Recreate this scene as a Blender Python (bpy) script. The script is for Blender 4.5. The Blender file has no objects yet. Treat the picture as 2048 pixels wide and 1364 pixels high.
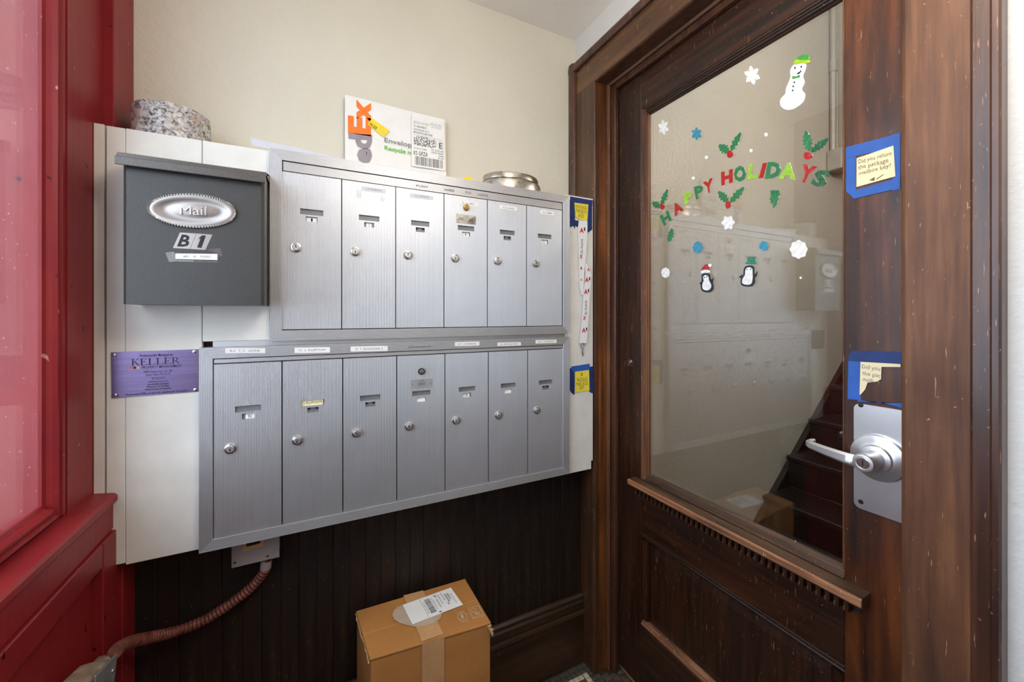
import bpy, bmesh, math, random
from mathutils import Vector, Matrix
random.seed(7)
SC = bpy.context.scene
COL = SC.collection
PI = math.pi
H = 1.336                                   # camera height above the floor

# ------------------------------------------------------------------ camera
FPX, CX, HZ = 795.0, 1024.0, 630.0          # focal length and horizon in pixels of the 2048x1364 frame
YAW = math.atan2(399.0, 795.0)
cam_d = bpy.data.cameras.new('camera'); cam = bpy.data.objects.new('camera', cam_d); COL.objects.link(cam)
cam_d.sensor_width = 36.0; cam_d.lens = FPX / 2048 * 36.0
cam_d.shift_y = (HZ - 682.0) / 2048.0
cam_d.clip_start = 0.01
cam.location = (0, 0, H); cam.rotation_euler = (PI / 2, 0, -YAW)
SC.camera = cam

# ------------------------------------------------------------------ world, lamps, exposure
w = bpy.data.worlds.new('sky'); SC.world = w; w.use_nodes = True
bg = w.node_tree.nodes['Background']
bg.inputs[0].default_value = (0.72, 0.85, 1.0, 1); bg.inputs[1].default_value = 4.2

def lamp(name, typ, loc, power, color, size=0.2, rot=(0, 0, 0), **k):
    d = bpy.data.lights.new(name, typ); d.energy = power; d.color = color
    if typ == 'AREA':
        d.shape = k.get('shape', 'DISK'); d.size = size
        if 'size_y' in k: d.size_y = k['size_y']
        if 'spread' in k: d.spread = k['spread']
    else:
        d.shadow_soft_size = size
    o = bpy.data.objects.new(name, d); COL.objects.link(o); o.location = loc; o.rotation_euler = rot
    return o
lamp('vestibule_lamp_light', 'POINT', (0.40, 0.15, H + 0.76), 15.5, (1.0, 0.90, 0.76), 0.15)
lamp('hall_lamp_light', 'POINT', (2.15, 0.35, H + 1.10), 26.0, (1.0, 0.86, 0.68), 0.08)
SC.view_settings.view_transform = 'Standard'; SC.view_settings.look = 'None'
SC.view_settings.gamma = 1; SC.view_settings.use_curve_mapping = False
SC.view_settings.exposure = 0.2
SC.cycles.max_bounces = 10; SC.cycles.transparent_max_bounces = 12

# ------------------------------------------------------------------ photograph pixel -> point on a known plane of the room
_f = (math.sin(YAW), math.cos(YAW)); _r = (math.cos(YAW), -math.sin(YAW))
def ray(u, v):
    a = (u - CX) / FPX; b = (HZ - v) / FPX
    return _f[0] + a * _r[0], _f[1] + a * _r[1], b
def aty(Y):
    def f(u, v):
        x, y, z = ray(u, v); t = Y / y; return Vector((x * t, Y, z * t + H))
    f.n = Vector((0, -1, 0)); return f
def atx(X):
    def f(u, v):
        x, y, z = ray(u, v); t = X / x; return Vector((X, y * t, z * t + H))
    f.n = Vector((-1 if X > 0 else 1, 0, 0)); return f
def atz(Z):
    def f(u, v):
        x, y, z = ray(u, v); t = Z / z; return Vector((x * t, y * t, Z + H))
    f.n = Vector((0, 0, 1)); return f

# ------------------------------------------------------------------ materials
def new_mat(name):
    m = bpy.data.materials.new(name); m.use_nodes = True
    return m, m.node_tree, m.node_tree.nodes['Principled BSDF']
def srgb(r, g, b):
    c = lambda x: (x / 255 / 12.92) if x / 255 <= 0.04045 else ((x / 255 + 0.055) / 1.055) ** 2.4
    return (c(r), c(g), c(b), 1)
def N(nt, typ, **k):
    n = nt.nodes.new(typ)
    for a, b in k.items(): setattr(n, a, b)
    return n
def coords(nt, scale=(1, 1, 1), rot=(0, 0, 0), out='Object'):
    tc = N(nt, 'ShaderNodeTexCoord'); mp = N(nt, 'ShaderNodeMapping')
    mp.inputs['Scale'].default_value = scale; mp.inputs['Rotation'].default_value = rot
    nt.links.new(tc.outputs[out], mp.inputs['Vector']); return mp.outputs['Vector']
def noise(nt, vec, scale, detail=4, rough=0.55, dist=0.0):
    n = N(nt, 'ShaderNodeTexNoise'); n.inputs['Scale'].default_value = scale
    n.inputs['Detail'].default_value = detail; n.inputs['Roughness'].default_value = rough
    n.inputs['Distortion'].default_value = dist
    nt.links.new(vec, n.inputs['Vector']); return n.outputs['Fac']
def ramp(nt, fac, stops):
    r = N(nt, 'ShaderNodeValToRGB'); e = r.color_ramp.elements
    while len(e) < len(stops): e.new(0.5)
    for i, (p, c) in enumerate(stops): e[i].position = p; e[i].color = c if len(c) == 4 else (*c, 1)
    nt.links.new(fac, r.inputs['Fac']); return r.outputs['Color']
def mixc(nt, fac, a, b):
    m = N(nt, 'ShaderNodeMix', data_type='RGBA')
    if isinstance(fac, (int, float)): m.inputs[0].default_value = fac
    else: nt.links.new(fac, m.inputs[0])
    for s, x in ((m.inputs[6], a), (m.inputs[7], b)):
        if isinstance(x, tuple): s.default_value = x
        else: nt.links.new(x, s)
    return m.outputs[2]
def bump(nt, p, h, strength, dist=0.01):
    b = N(nt, 'ShaderNodeBump'); b.inputs['Strength'].default_value = strength; b.inputs['Distance'].default_value = dist
    nt.links.new(h, b.inputs['Height']); nt.links.new(b.outputs['Normal'], p.inputs['Normal'])
BW = [(0, (0, 0, 0)), (1, (1, 1, 1))]
def plain(name, c, rough=0.5, metal=0.0, var=0.06, scale=30, bmp=0.0, spec=0.5, coat=0.0):
    m, nt, p = new_mat(name); p.inputs['Roughness'].default_value = rough; p.inputs['Metallic'].default_value = metal
    p.inputs['Specular IOR Level'].default_value = spec; p.inputs['Coat Weight'].default_value = coat
    v = coords(nt); n = noise(nt, v, scale)
    d = tuple(x * (1 - 2 * var) for x in c[:3]); l = tuple(min(1, x * (1 + 2 * var)) for x in c[:3])
    nt.links.new(ramp(nt, n, [(0.3, d), (0.7, l)]), p.inputs['Base Color'])
    if bmp: bump(nt, p, n, bmp)
    return m
def wood(name, dark, mid, light, axis='z', rough=0.35, wear=0.5, wear_c=None, coat=0.3, blotch=0.5, grain=60, seed=0.0):
    """varnished timber: grain along the axis, blotchy stain, light scratches and nicks"""
    m, nt, p = new_mat(name)
    p.inputs['Roughness'].default_value = rough; p.inputs['Coat Weight'].default_value = coat; p.inputs['Coat Roughness'].default_value = 0.15
    s = {'z': (1, 1, 0.06), 'y': (1, 0.06, 1), 'x': (0.06, 1, 1)}[axis]
    g = noise(nt, coords(nt, s), grain, 6, 0.6, 0.4)
    s2 = {'z': (1, 1, 0.35), 'y': (1, 0.35, 1), 'x': (0.35, 1, 1)}[axis]
    b = noise(nt, coords(nt, s2), 6 + seed, 5, 0.6, 0.6)
    c1 = ramp(nt, g, [(0.3, dark), (0.52, mid), (0.75, light)])
    c2 = ramp(nt, b, [(0.35, (0.35, 0.33, 0.32)), (0.65, (1.25, 1.2, 1.15))])
    mul = N(nt, 'ShaderNodeMix', data_type='RGBA', blend_type='MULTIPLY'); mul.inputs[0].default_value = blotch
    nt.links.new(c1, mul.inputs[6]); nt.links.new(c2, mul.inputs[7]); c = mul.outputs[2]
    wc = wear_c or tuple(min(1, x * 3.2) for x in light[:3]) + (1,)
    sc1 = noise(nt, coords(nt, (1, 1, 1), (0.9, 0.5, 0.3)), 1, 0)
    for rot, sc, th in (((0.5, 0.4, 0.2), (460, 330, 26), 0.725), ((-0.7, 0.2, 0.5), (420, 260, 30), 0.735), ((0.1, 0.2, 0.0), (150, 140, 120), 0.745)):
        f = noise(nt, coords(nt, sc, rot), 1.0, 2, 0.5)
        k = ramp(nt, f, [(th - 0.03 * wear, (0, 0, 0)), (th + 0.03, (1, 1, 1))])
        c = mixc(nt, k, c, wc)
    nt.links.new(c, p.inputs['Base Color'])
    nt.links.new(ramp(nt, b, [(0.2, (rough * 1.5,) * 3), (0.8, (rough * 0.8,) * 3)]), p.inputs['Roughness'])
    bump(nt, p, g, 0.12, 0.004)
    return m
M = {}
def plaster(name, c, bmp, rough=0.75, scale=55, spec=0.3):
    m, nt, p = new_mat(name); p.inputs['Roughness'].default_value = rough; p.inputs['Specular IOR Level'].default_value = spec
    v = coords(nt); n1 = noise(nt, v, scale, 5, 0.6); n2 = noise(nt, v, 5, 3)
    nt.links.new(ramp(nt, n2, [(0.3, tuple(x * 0.95 for x in c[:3])), (0.7, c[:3])]), p.inputs['Base Color'])
    bump(nt, p, n1, bmp, 0.01); return m
M['plaster'] = plaster('warm_white_plaster', srgb(224, 219, 203), 0.28)
M['plaster_white'] = plaster('white_plaster', srgb(222, 221, 218), 0.25, 0.7)
M['ceiling'] = plaster('ceiling_paint', srgb(244, 240, 234), 0.1)
M['hall_plaster'] = plaster('glossy_hall_paint', srgb(178, 170, 155), 0.35, 0.32, 60, 0.6)
M['door'] = wood('door_timber', (0.008, 0.0025, 0.001), (0.034, 0.0105, 0.0038), (0.068, 0.022, 0.0075), 'z', 0.4, 0.75, (0.34, 0.15, 0.06, 1), 0.1)
M['door_h'] = wood('door_timber_crosswise', (0.008, 0.0025, 0.001), (0.034, 0.0105, 0.0038), (0.068, 0.022, 0.0075), 'y', 0.4, 0.75, (0.34, 0.15, 0.06, 1), 0.1)
M['shelf'] = wood('worn_shelf_timber', (0.02, 0.011, 0.006), (0.075, 0.037, 0.018), (0.13, 0.065, 0.03), 'y', 0.5, 0.9, (0.45, 0.22, 0.11, 1), 0.05)
M['wood_worn'] = wood('bare_worn_timber', (0.04, 0.016, 0.007), (0.30, 0.125, 0.055), (0.60, 0.31, 0.16), 'y', 0.55, 0.4, None, 0.0, 0.6)
M['casing'] = wood('casing_timber', (0.07, 0.024, 0.010), (0.15, 0.058, 0.022), (0.26, 0.115, 0.047), 'z', 0.5, 0.0, (0.42, 0.24, 0.14, 1), 0.03, 0.6, 40)
M['casing_h'] = wood('head_casing_timber', (0.05, 0.022, 0.009), (0.12, 0.052, 0.021), (0.18, 0.085, 0.035), 'y', 0.36, 0.4, (0.45, 0.25, 0.12, 1), 0.25, 0.5, 40)
M['casing_dark'] = wood('dark_casing_timber', (0.03, 0.012, 0.008), (0.085, 0.033, 0.018), (0.13, 0.052, 0.027), 'z', 0.34, 0.8, (0.42, 0.22, 0.13, 1), 0.3, 0.5, 40)
M['jamb'] = wood('figured_jamb_timber', (0.035, 0.010, 0.003), (0.21, 0.068, 0.017), (0.36, 0.13, 0.036), 'z', 0.3, 0.3, (0.45, 0.24, 0.12, 1), 0.4, 0.75, 25)
M['stain'] = wood('alligatored_varnish', (0.014, 0.004, 0.001), (0.09, 0.023, 0.005), (0.24, 0.07, 0.015), 'z', 0.4, 0.0, (0.36, 0.17, 0.06, 1), 0.15, 0.95, 26)
M['casing_l'] = wood('brown_casing_timber', (0.03, 0.013, 0.006), (0.085, 0.036, 0.015), (0.14, 0.06, 0.026), 'z', 0.36, 0.3, (0.4, 0.22, 0.12, 1), 0.25, 0.6, 40)
M['wainscot'] = wood('dark_wainscot_timber', (0.005, 0.0020, 0.0010), (0.013, 0.0052, 0.0022), (0.065, 0.029, 0.009), 'z', 0.5, 0.2, (0.2, 0.1, 0.04, 1), 0.0, 0.9, 30)
M['base_wood'] = wood('baseboard_timber', (0.025, 0.011, 0.005), (0.05, 0.023, 0.010), (0.09, 0.042, 0.018), 'x', 0.36, 0.5, (0.28, 0.15, 0.07, 1), 0.25, 0.6, 30)
def red_paint(name, base, dark):
    m, nt, p = new_mat(name); p.inputs['Roughness'].default_value = 0.4; p.inputs['Specular IOR Level'].default_value = 0.32
    g = noise(nt, coords(nt, (1, 1, 0.05)), 70, 4); b = noise(nt, coords(nt), 4, 4)
    c = mixc(nt, ramp(nt, b, [(0.35, (0, 0, 0)), (0.7, (1, 1, 1))]), dark, base)
    f = noise(nt, coords(nt, (70, 70, 45)), 1.0, 1)
    c = mixc(nt, ramp(nt, f, [(0.76, (0, 0, 0)), (0.80, (1, 1, 1))]), c, (0.5, 0.25, 0.24, 1))
    f = noise(nt, coords(nt, (60, 60, 35), (0.4, 0.2, 0.9)), 1.0, 1)
    c = mixc(nt, ramp(nt, f, [(0.755, (0, 0, 0)), (0.79, (1, 1, 1))]), c, (0.03, 0.004, 0.004, 1))
    nt.links.new(c, p.inputs['Base Color']); bump(nt, p, g, 0.18, 0.004); return m
M['red'] = red_paint('red_gloss_paint', (0.30, 0.020, 0.022, 1), (0.22, 0.013, 0.017, 1))
M['red_out'] = red_paint('weathered_red_masonry_paint', (0.17, 0.020, 0.032, 1), (0.12, 0.014, 0.023, 1))
M['white_board'] = plain('white_painted_plywood', srgb(228, 226, 220), 0.5, 0, 0.03, 14, 0.08)
M['raw_wood'] = plain('raw_plywood_edge', (0.5, 0.25, 0.09, 1), 0.8)
M['rust'] = plain('rust_brown_void', (0.03, 0.008, 0.005, 1), 0.9)
def alu(name, c, rough, aniso=0.0):
    m, nt, p = new_mat(name); p.inputs['Metallic'].default_value = 0.82
    v = coords(nt); n = noise(nt, v, 9, 5, 0.6); f = noise(nt, coords(nt, (90, 90, 6)), 1, 3)
    nt.links.new(ramp(nt, n, [(0.3, tuple(x * 0.93 for x in c[:3])), (0.7, c[:3])]), p.inputs['Base Color'])
    nt.links.new(ramp(nt, f, [(0.2, (rough * 0.97,) * 3), (0.8, (rough * 1.03,) * 3)]), p.inputs['Roughness'])
    return m
M['alu'] = alu('anodised_aluminium', (0.62, 0.625, 0.65, 1), 0.44)
M['alu_slot'] = plain('aluminium_slot_back', (0.22, 0.22, 0.23, 1), 0.5, 0.5)
M['chrome'] = plain('bright_chrome', (0.62, 0.60, 0.57, 1), 0.24, 1.0, 0.02)
M['brass'] = plain('tarnished_brass', (0.45, 0.30, 0.10, 1), 0.35, 0.9, 0.1)
M['steel'] = plain('brushed_stainless_steel', (0.70, 0.70, 0.71, 1), 0.34, 0.9, 0.02)
M['satin'] = plain('satin_nickel_plaque', (0.42, 0.385, 0.36, 1), 0.33, 0.95, 0.03)
M['black'] = plain('black', (0.008, 0.008, 0.009, 1), 0.5)
M['void'] = plain('dark_gap', (0.012, 0.011, 0.011, 1), 0.8)
M['mailbox'] = plain('charcoal_textured_enamel', (0.060, 0.059, 0.058, 1), 0.36, 0.25, 0.12, 420, 0.08)
M['mailbox_lid'] = plain('charcoal_lid_enamel', (0.12, 0.108, 0.10, 1), 0.32, 0.3, 0.08, 300)
M['paper'] = plain('white_paper', srgb(240, 239, 236), 0.6, 0, 0.015, 20)
M['paper_grey'] = plain('grey_glossy_paper', srgb(205, 205, 212), 0.4, 0, 0.02, 20)
M['cream'] = plain('cream_note_paper', srgb(240, 226, 184), 0.7, 0, 0.02, 20)
M['yellow'] = plain('yellow_note_paper', srgb(242, 222, 70), 0.7, 0, 0.02, 20)
M['yellow_bright'] = plain('bright_yellow_sticker', srgb(246, 214, 12), 0.5, 0, 0.03, 20)
M['ink'] = plain('black_ink', (0.012, 0.011, 0.012, 1), 0.6)
M['ink_grey'] = plain('grey_ink', (0.16, 0.16, 0.17, 1), 0.6)
M['ink_brown'] = plain('olive_pen_ink', (0.16, 0.11, 0.025, 1), 0.6)
M['ink_green'] = plain('green_ink', srgb(110, 190, 60), 0.6)
M['ink_pale'] = plain('pale_green_ink', srgb(190, 222, 170), 0.6)
M['ink_light'] = plain('light_grey_ink', (0.48, 0.48, 0.48, 1), 0.6)
M['orange'] = plain('orange_ink', srgb(255, 120, 10), 0.5)
M['purple_grey'] = plain('purple_grey_ink', srgb(150, 140, 150), 0.5)
M['violet'] = plain('deep_violet_ink', (0.022, 0.010, 0.055, 1), 0.5)
M['red_ink'] = plain('red_ink', srgb(205, 40, 35), 0.5)
M['blue_tape'] = plain('blue_masking_tape', srgb(40, 92, 178), 0.55, 0, 0.06, 25, 0.06)
M['navy_tape'] = plain('dark_blue_masking_tape', srgb(28, 52, 112), 0.6, 0, 0.1, 25, 0.06)
M['strap'] = plain('white_woven_strap', srgb(238, 238, 238), 0.6, 0, 0.02, 300)
M['conduit'] = plain('flaking_red_brown_paint', (0.17, 0.05, 0.035, 1), 0.5, 0.1, 0.3, 60, 0.1)
M['utility'] = plain('grey_painted_steel', (0.32, 0.27, 0.26, 1), 0.5, 0.1, 0.08, 12)
M['galv'] = plain('galvanised_steel', (0.36, 0.37, 0.37, 1), 0.42, 0.6, 0.15, 25)
M['dust'] = plain('dusty_steel', (0.30, 0.23, 0.17, 1), 0.75, 0.1, 0.25, 40, 0.1)
M['carton'] = plain('brown_corrugated_card', (0.45, 0.195, 0.052, 1), 0.62, 0, 0.07, 9, 0.04)
M['carton_edge'] = plain('torn_card_edge', (0.55, 0.34, 0.18, 1), 0.8, 0, 0.2, 120)
M['tape_paper'] = plain('tan_paper_tape', (0.56, 0.31, 0.14, 1), 0.42, 0, 0.05, 30)
M['label_clear'] = plain('frosted_round_sticker', (0.52, 0.40, 0.29, 1), 0.4, 0, 0.05, 30)
M['print_white'] = plain('cream_print', (0.72, 0.55, 0.38, 1), 0.6)
M['tan'] = plain('pale_worn_sill', (0.42, 0.28, 0.17, 1), 0.6, 0, 0.1, 20)
M['stairs'] = plain('dark_stair_timber', (0.009, 0.005, 0.004, 1), 0.4, 0, 0.2, 20)
M['hall_floor'] = plain('brown_hall_floor', (0.16, 0.10, 0.055, 1), 0.6, 0, 0.2, 8)
M['pipe'] = plain('painted_conduit', srgb(150, 142, 126), 0.4, 0.2, 0.05, 20)
M['pave'] = plain('grey_concrete_paving', (0.35, 0.34, 0.33, 1), 0.8, 0, 0.1, 8)
M['grout'] = plain('dark_grout', (0.035, 0.026, 0.02, 1), 0.9, 0, 0.2, 60)
M['tile_dark'] = plain('charcoal_mosaic', (0.085, 0.074, 0.058, 1), 0.45, 0, 0.25, 30)
M['tile_cream'] = plain('cream_mosaic', (0.72, 0.62, 0.44, 1), 0.4, 0, 0.1, 40)
M['tile_red'] = plain('brick_red_mosaic', (0.22, 0.065, 0.035, 1), 0.4, 0, 0.2, 40)
M['tile_brown'] = plain('brown_mosaic', (0.11, 0.08, 0.055, 1), 0.45, 0, 0.2, 40)
for k, c in dict(g_red=(178, 24, 22), g_green=(38, 120, 72), g_lime=(150, 196, 60), g_dark=(20, 92, 52), g_blue=(52, 140, 170), g_white=(240, 240, 238),
                 g_navy=(24, 28, 38), g_teal=(40, 122, 96), g_bright=(70, 160, 70), g_yel=(168, 200, 40)).items():
    M[k] = plain('gel_' + k[2:], srgb(*c), 0.22, 0, 0.1, 90, 0.25, 0.6)
def granite():
    m, nt, p = new_mat('speckled_granite'); p.inputs['Roughness'].default_value = 0.3
    v = coords(nt); n = noise(nt, v, 95, 4, 0.7, 0.8); n2 = noise(nt, v, 30, 3, 0.6, 0.8)
    c = ramp(nt, n, [(0.36, (0.03, 0.03, 0.035)), (0.44, (0.20, 0.20, 0.22)), (0.52, (0.52, 0.48, 0.46)), (0.64, (0.70, 0.67, 0.65))])
    c = mixc(nt, ramp(nt, n2, [(0.56, (0, 0, 0)), (0.66, (0.7, 0.7, 0.7))]), c, (0.52, 0.36, 0.25, 1))
    nt.links.new(c, p.inputs['Base Color']); return m
M['granite'] = granite()
def tin():
    m, nt, p = new_mat('tarnished_silver_tin'); p.inputs['Metallic'].default_value = 0.9; p.inputs['Roughness'].default_value = 0.3
    n = noise(nt, coords(nt, (1, 1, 1.6)), 18, 5, 0.65, 0.5)
    nt.links.new(ramp(nt, n, [(0.34, (0.16, 0.145, 0.12)), (0.48, (0.52, 0.49, 0.43)), (0.68, (0.74, 0.71, 0.65))]), p.inputs['Base Color']); return m
M['tin'] = tin()
def sign():
    m, nt, p = new_mat('violet_anodised_sign'); p.inputs['Metallic'].default_value = 0.85; p.inputs['Roughness'].default_value = 0.24
    n = noise(nt, coords(nt, (3, 3, 160)), 1, 3)
    nt.links.new(ramp(nt, n, [(0.3, (0.14, 0.11, 0.21)), (0.7, (0.20, 0.14, 0.27))]), p.inputs['Base Color']); return m
M['sign'] = sign()
def glass(name, ior, dust=0.0, tint=(1, 1, 1, 1)):
    m = bpy.data.materials.new(name); m.use_nodes = True; nt = m.node_tree; nt.nodes.clear()
    o = N(nt, 'ShaderNodeOutputMaterial'); tr = N(nt, 'ShaderNodeBsdfTransparent'); gl = N(nt, 'ShaderNodeBsdfGlossy')
    tr.inputs[0].default_value = tint; gl.inputs['Roughness'].default_value = 0.0
    fr = N(nt, 'ShaderNodeFresnel'); ge = N(nt, 'ShaderNodeNewGeometry')      # same reflectance entering and leaving the pane
    mr = N(nt, 'ShaderNodeMapRange'); mr.inputs['To Min'].default_value = ior; mr.inputs['To Max'].default_value = 1 / ior
    nt.links.new(ge.outputs['Backfacing'], mr.inputs['Value']); nt.links.new(mr.outputs[0], fr.inputs['IOR'])
    mx = N(nt, 'ShaderNodeMixShader'); nt.links.new(fr.outputs[0], mx.inputs[0])
    nt.links.new(gl.outputs[0], mx.inputs[2])
    if dust:
        df = N(nt, 'ShaderNodeBsdfDiffuse'); df.inputs[0].default_value = (0.8, 0.78, 0.8, 1)
        tl = N(nt, 'ShaderNodeBsdfTranslucent'); tl.inputs[0].default_value = (0.8, 0.78, 0.8, 1)
        ad = N(nt, 'ShaderNodeMixShader'); ad.inputs[0].default_value = 0.5
        nt.links.new(df.outputs[0], ad.inputs[1]); nt.links.new(tl.outputs[0], ad.inputs[2])
        n1 = noise(nt, coords(nt, (1, 1, 0.6)), 7, 5); n2 = noise(nt, coords(nt), 130, 2)
        k = ramp(nt, n1, [(0.3, (dust * 0.5,) * 3), (0.75, (dust * 1.4,) * 3)])
        k2 = ramp(nt, n2, [(0.70, (0, 0, 0)), (0.76, (0.4, 0.4, 0.4))])
        sm = N(nt, 'ShaderNodeMath', operation='ADD', use_clamp=True); nt.links.new(k, sm.inputs[0]); nt.links.new(k2, sm.inputs[1])
        m2 = N(nt, 'ShaderNodeMixShader'); nt.links.new(sm.outputs[0], m2.inputs[0])
        nt.links.new(tr.outputs[0], m2.inputs[1]); nt.links.new(ad.outputs[0], m2.inputs[2])
        nt.links.new(m2.outputs[0], mx.inputs[1])
    else:
        nt.links.new(tr.outputs[0], mx.inputs[1])
    nt.links.new(mx.outputs[0], o.inputs[0]); return m
M['glass'] = glass('clear_door_glass', 1.85)
M['dusty_glass'] = glass('dusty_window_glass', 1.30, 0.028)
M['clear_tape'] = glass('clear_adhesive_tape', 1.6, 0.10)
M['clear_plastic'] = glass('clear_plastic', 1.7, 0.05)

# ------------------------------------------------------------------ mesh helpers
def B(): return bmesh.new()
def prism(bm, pts, vec):
    vec = Vector(vec); a = [bm.verts.new(Vector(p)) for p in pts]; b = [bm.verts.new(Vector(p) + vec) for p in pts]
    n = len(pts); bm.faces.new(a); bm.faces.new(b[::-1])
    for i in range(n): bm.faces.new((a[i], b[i], b[(i + 1) % n], a[(i + 1) % n]))
    return bm
def box(bm, x0, x1, y0, y1, z0, z1, bev=0.0, seg=1):
    t = bmesh.new()
    prism(t, [(x0, y0, z0), (x1, y0, z0), (x1, y1, z0), (x0, y1, z0)], (0, 0, z1 - z0))
    if bev: bmesh.ops.bevel(t, geom=t.edges[:], offset=bev, segments=seg, profile=0.5, affect='EDGES')
    return add(bm, t)
def add(bm, t, mi=None):
    me = bpy.data.meshes.new('tmp'); bmesh.ops.recalc_face_normals(t, faces=t.faces[:])
    if mi is not None:
        for f in t.faces: f.material_index = mi
    t.to_mesh(me); t.free(); bm.from_mesh(me); bpy.data.meshes.remove(me); return bm
def frame_axes(ax):
    ax = Vector(ax).normalized(); u = Vector((0, 0, 1)) if abs(ax.z) < 0.9 else Vector((1, 0, 0))
    r = ax.cross(u).normalized(); return ax, r, r.cross(ax).normalized()
def lathe(bm, prof, c, ax=(0, 0, 1), n=24, sx=1.0, sy=1.0):
    ax, r, u = frame_axes(ax); c = Vector(c); rings = []
    for rad, d in prof:
        rings.append([bm.verts.new(c + ax * d + (r * math.cos(2 * PI * i / n) * sx + u * math.sin(2 * PI * i / n) * sy) * max(rad, 1e-5)) for i in range(n)])
    for a, b in zip(rings, rings[1:]):
        for i in range(n): bm.faces.new((a[i], a[(i + 1) % n], b[(i + 1) % n], b[i]))
    bm.faces.new(rings[0][::-1]); bm.faces.new(rings[-1]); return bm
def tube(bm, pts, r, n=10, closed=False, rf=None):
    pts = [Vector(p) for p in pts]; m = len(pts); rings = []; up = None
    for i, p in enumerate(pts):
        a = pts[(i - 1) % m] if (closed or i) else p; b = pts[(i + 1) % m] if (closed or i < m - 1) else p
        t = (b - a).normalized()
        if up is None:
            up = Vector((0, 0, 1)) if abs(t.z) < 0.9 else Vector((1, 0, 0))
        s = t.cross(up).normalized(); up = s.cross(t).normalized()
        rr = r * (rf(i) if rf else 1)
        rings.append([bm.verts.new(p + (s * math.cos(2 * PI * k / n) + up * math.sin(2 * PI * k / n)) * rr) for k in range(n)])
    for i in range(m if closed else m - 1):
        a, b = rings[i], rings[(i + 1) % m]
        for k in range(n): bm.faces.new((a[k], a[(k + 1) % n], b[(k + 1) % n], b[k]))
    if not closed: bm.faces.new(rings[0][::-1]); bm.faces.new(rings[-1])
    return bm
def sweep(bm, prof, a, b, out, side):
    """extrude a moulding profile [(side, out)] from a to b"""
    out = Vector(out); side = Vector(side); a = Vector(a); b = Vector(b)
    return prism(bm, [a + side * s + out * o for s, o in prof], b - a)
def spline(pts, k=6):
    pts = [Vector(p) for p in pts]; o = []
    q = [2 * pts[0] - pts[1]] + pts + [2 * pts[-1] - pts[-2]]
    for i in range(1, len(q) - 2):
        for j in range(k):
            t = j / k; p0, p1, p2, p3 = q[i - 1:i + 3]
            o.append(0.5 * ((2 * p1) + (p2 - p0) * t + (2 * p0 - 5 * p1 + 4 * p2 - p3) * t * t + (3 * p1 - p0 - 3 * p2 + p3) * t ** 3))
    return o + [pts[-1]]
def poly(bm, P, px, th=0.0006, off=0.0):
    """flat piece outlined on a plane of the room, th thick towards the room"""
    return prism(bm, [P(u, v) + P.n * off for u, v in px], P.n * th)
_tc = {}
def text_mesh(body, bold):
    k = (body, bold)
    if k not in _tc:
        cu = bpy.data.curves.new('t', 'FONT'); cu.body = body; cu.resolution_u = 2; cu.offset = bold; cu.fill_mode = 'FRONT'
        o = bpy.data.objects.new('t', cu); COL.objects.link(o); bpy.context.view_layer.update()
        me = bpy.data.meshes.new_from_object(o.evaluated_get(bpy.context.evaluated_depsgraph_get()))
        vs = [v.co.copy() for v in me.vertices]; fs = [tuple(p.vertices) for p in me.polygons]
        bpy.data.objects.remove(o); bpy.data.curves.remove(cu); bpy.data.meshes.remove(me)
        x0 = min(v.x for v in vs); x1 = max(v.x for v in vs); y0 = min(v.y for v in vs); y1 = max(v.y for v in vs)
        _tc[k] = ([((v.x - x0) / (x1 - x0), (v.y - y0) / max(1e-6, y1 - y0)) for v in vs], fs)
    return _tc[k]
def text(bm, body, quad, off=(0, 0, 0), bold=0.0, wob=0.0):
    """lettering filling the quad TL TR BR BL"""
    vs, fs = text_mesh(body, bold); off = Vector(off); tl, tr, br, bl = [Vector(q) for q in quad]; h = (tl - bl)
    vv = [bm.verts.new((bl.lerp(br, x)).lerp(tl.lerp(tr, x), y) + off + h * wob * math.sin(x * 17 + len(body))) for x, y in vs]
    for f in fs:
        try: bm.faces.new([vv[i] for i in f])
        except ValueError: pass
    return bm
def gel_text(bm, body, quad, nrm, th, bold):
    t = B(); text(t, body, quad, (0, 0, 0), bold)
    r = bmesh.ops.extrude_face_region(t, geom=t.faces[:])
    for v in [x for x in r['geom'] if isinstance(x, bmesh.types.BMVert)]: v.co += nrm * th
    return add(bm, t)
def Q(P, *px): return [P(*p) for p in px]
def rect(P, u0, v0, u1, v1, dv=0.0): return [P(u0, v0), P(u1, v0 + dv), P(u1, v1 + dv), P(u0, v1)]
def sub(q, x0, y0, x1, y1):
    """sub-rectangle of a quad TL TR BR BL, fractions from top-left"""
    tl, tr, br, bl = q; f = lambda x, y: tl.lerp(tr, x).lerp(bl.lerp(br, x), y)
    return [f(x0, y0), f(x1, y0), f(x1, y1), f(x0, y1)]
def slab(bm, q, n, th, off=0.0): return prism(bm, [Vector(p) + n * off for p in q], n * th)

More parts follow.
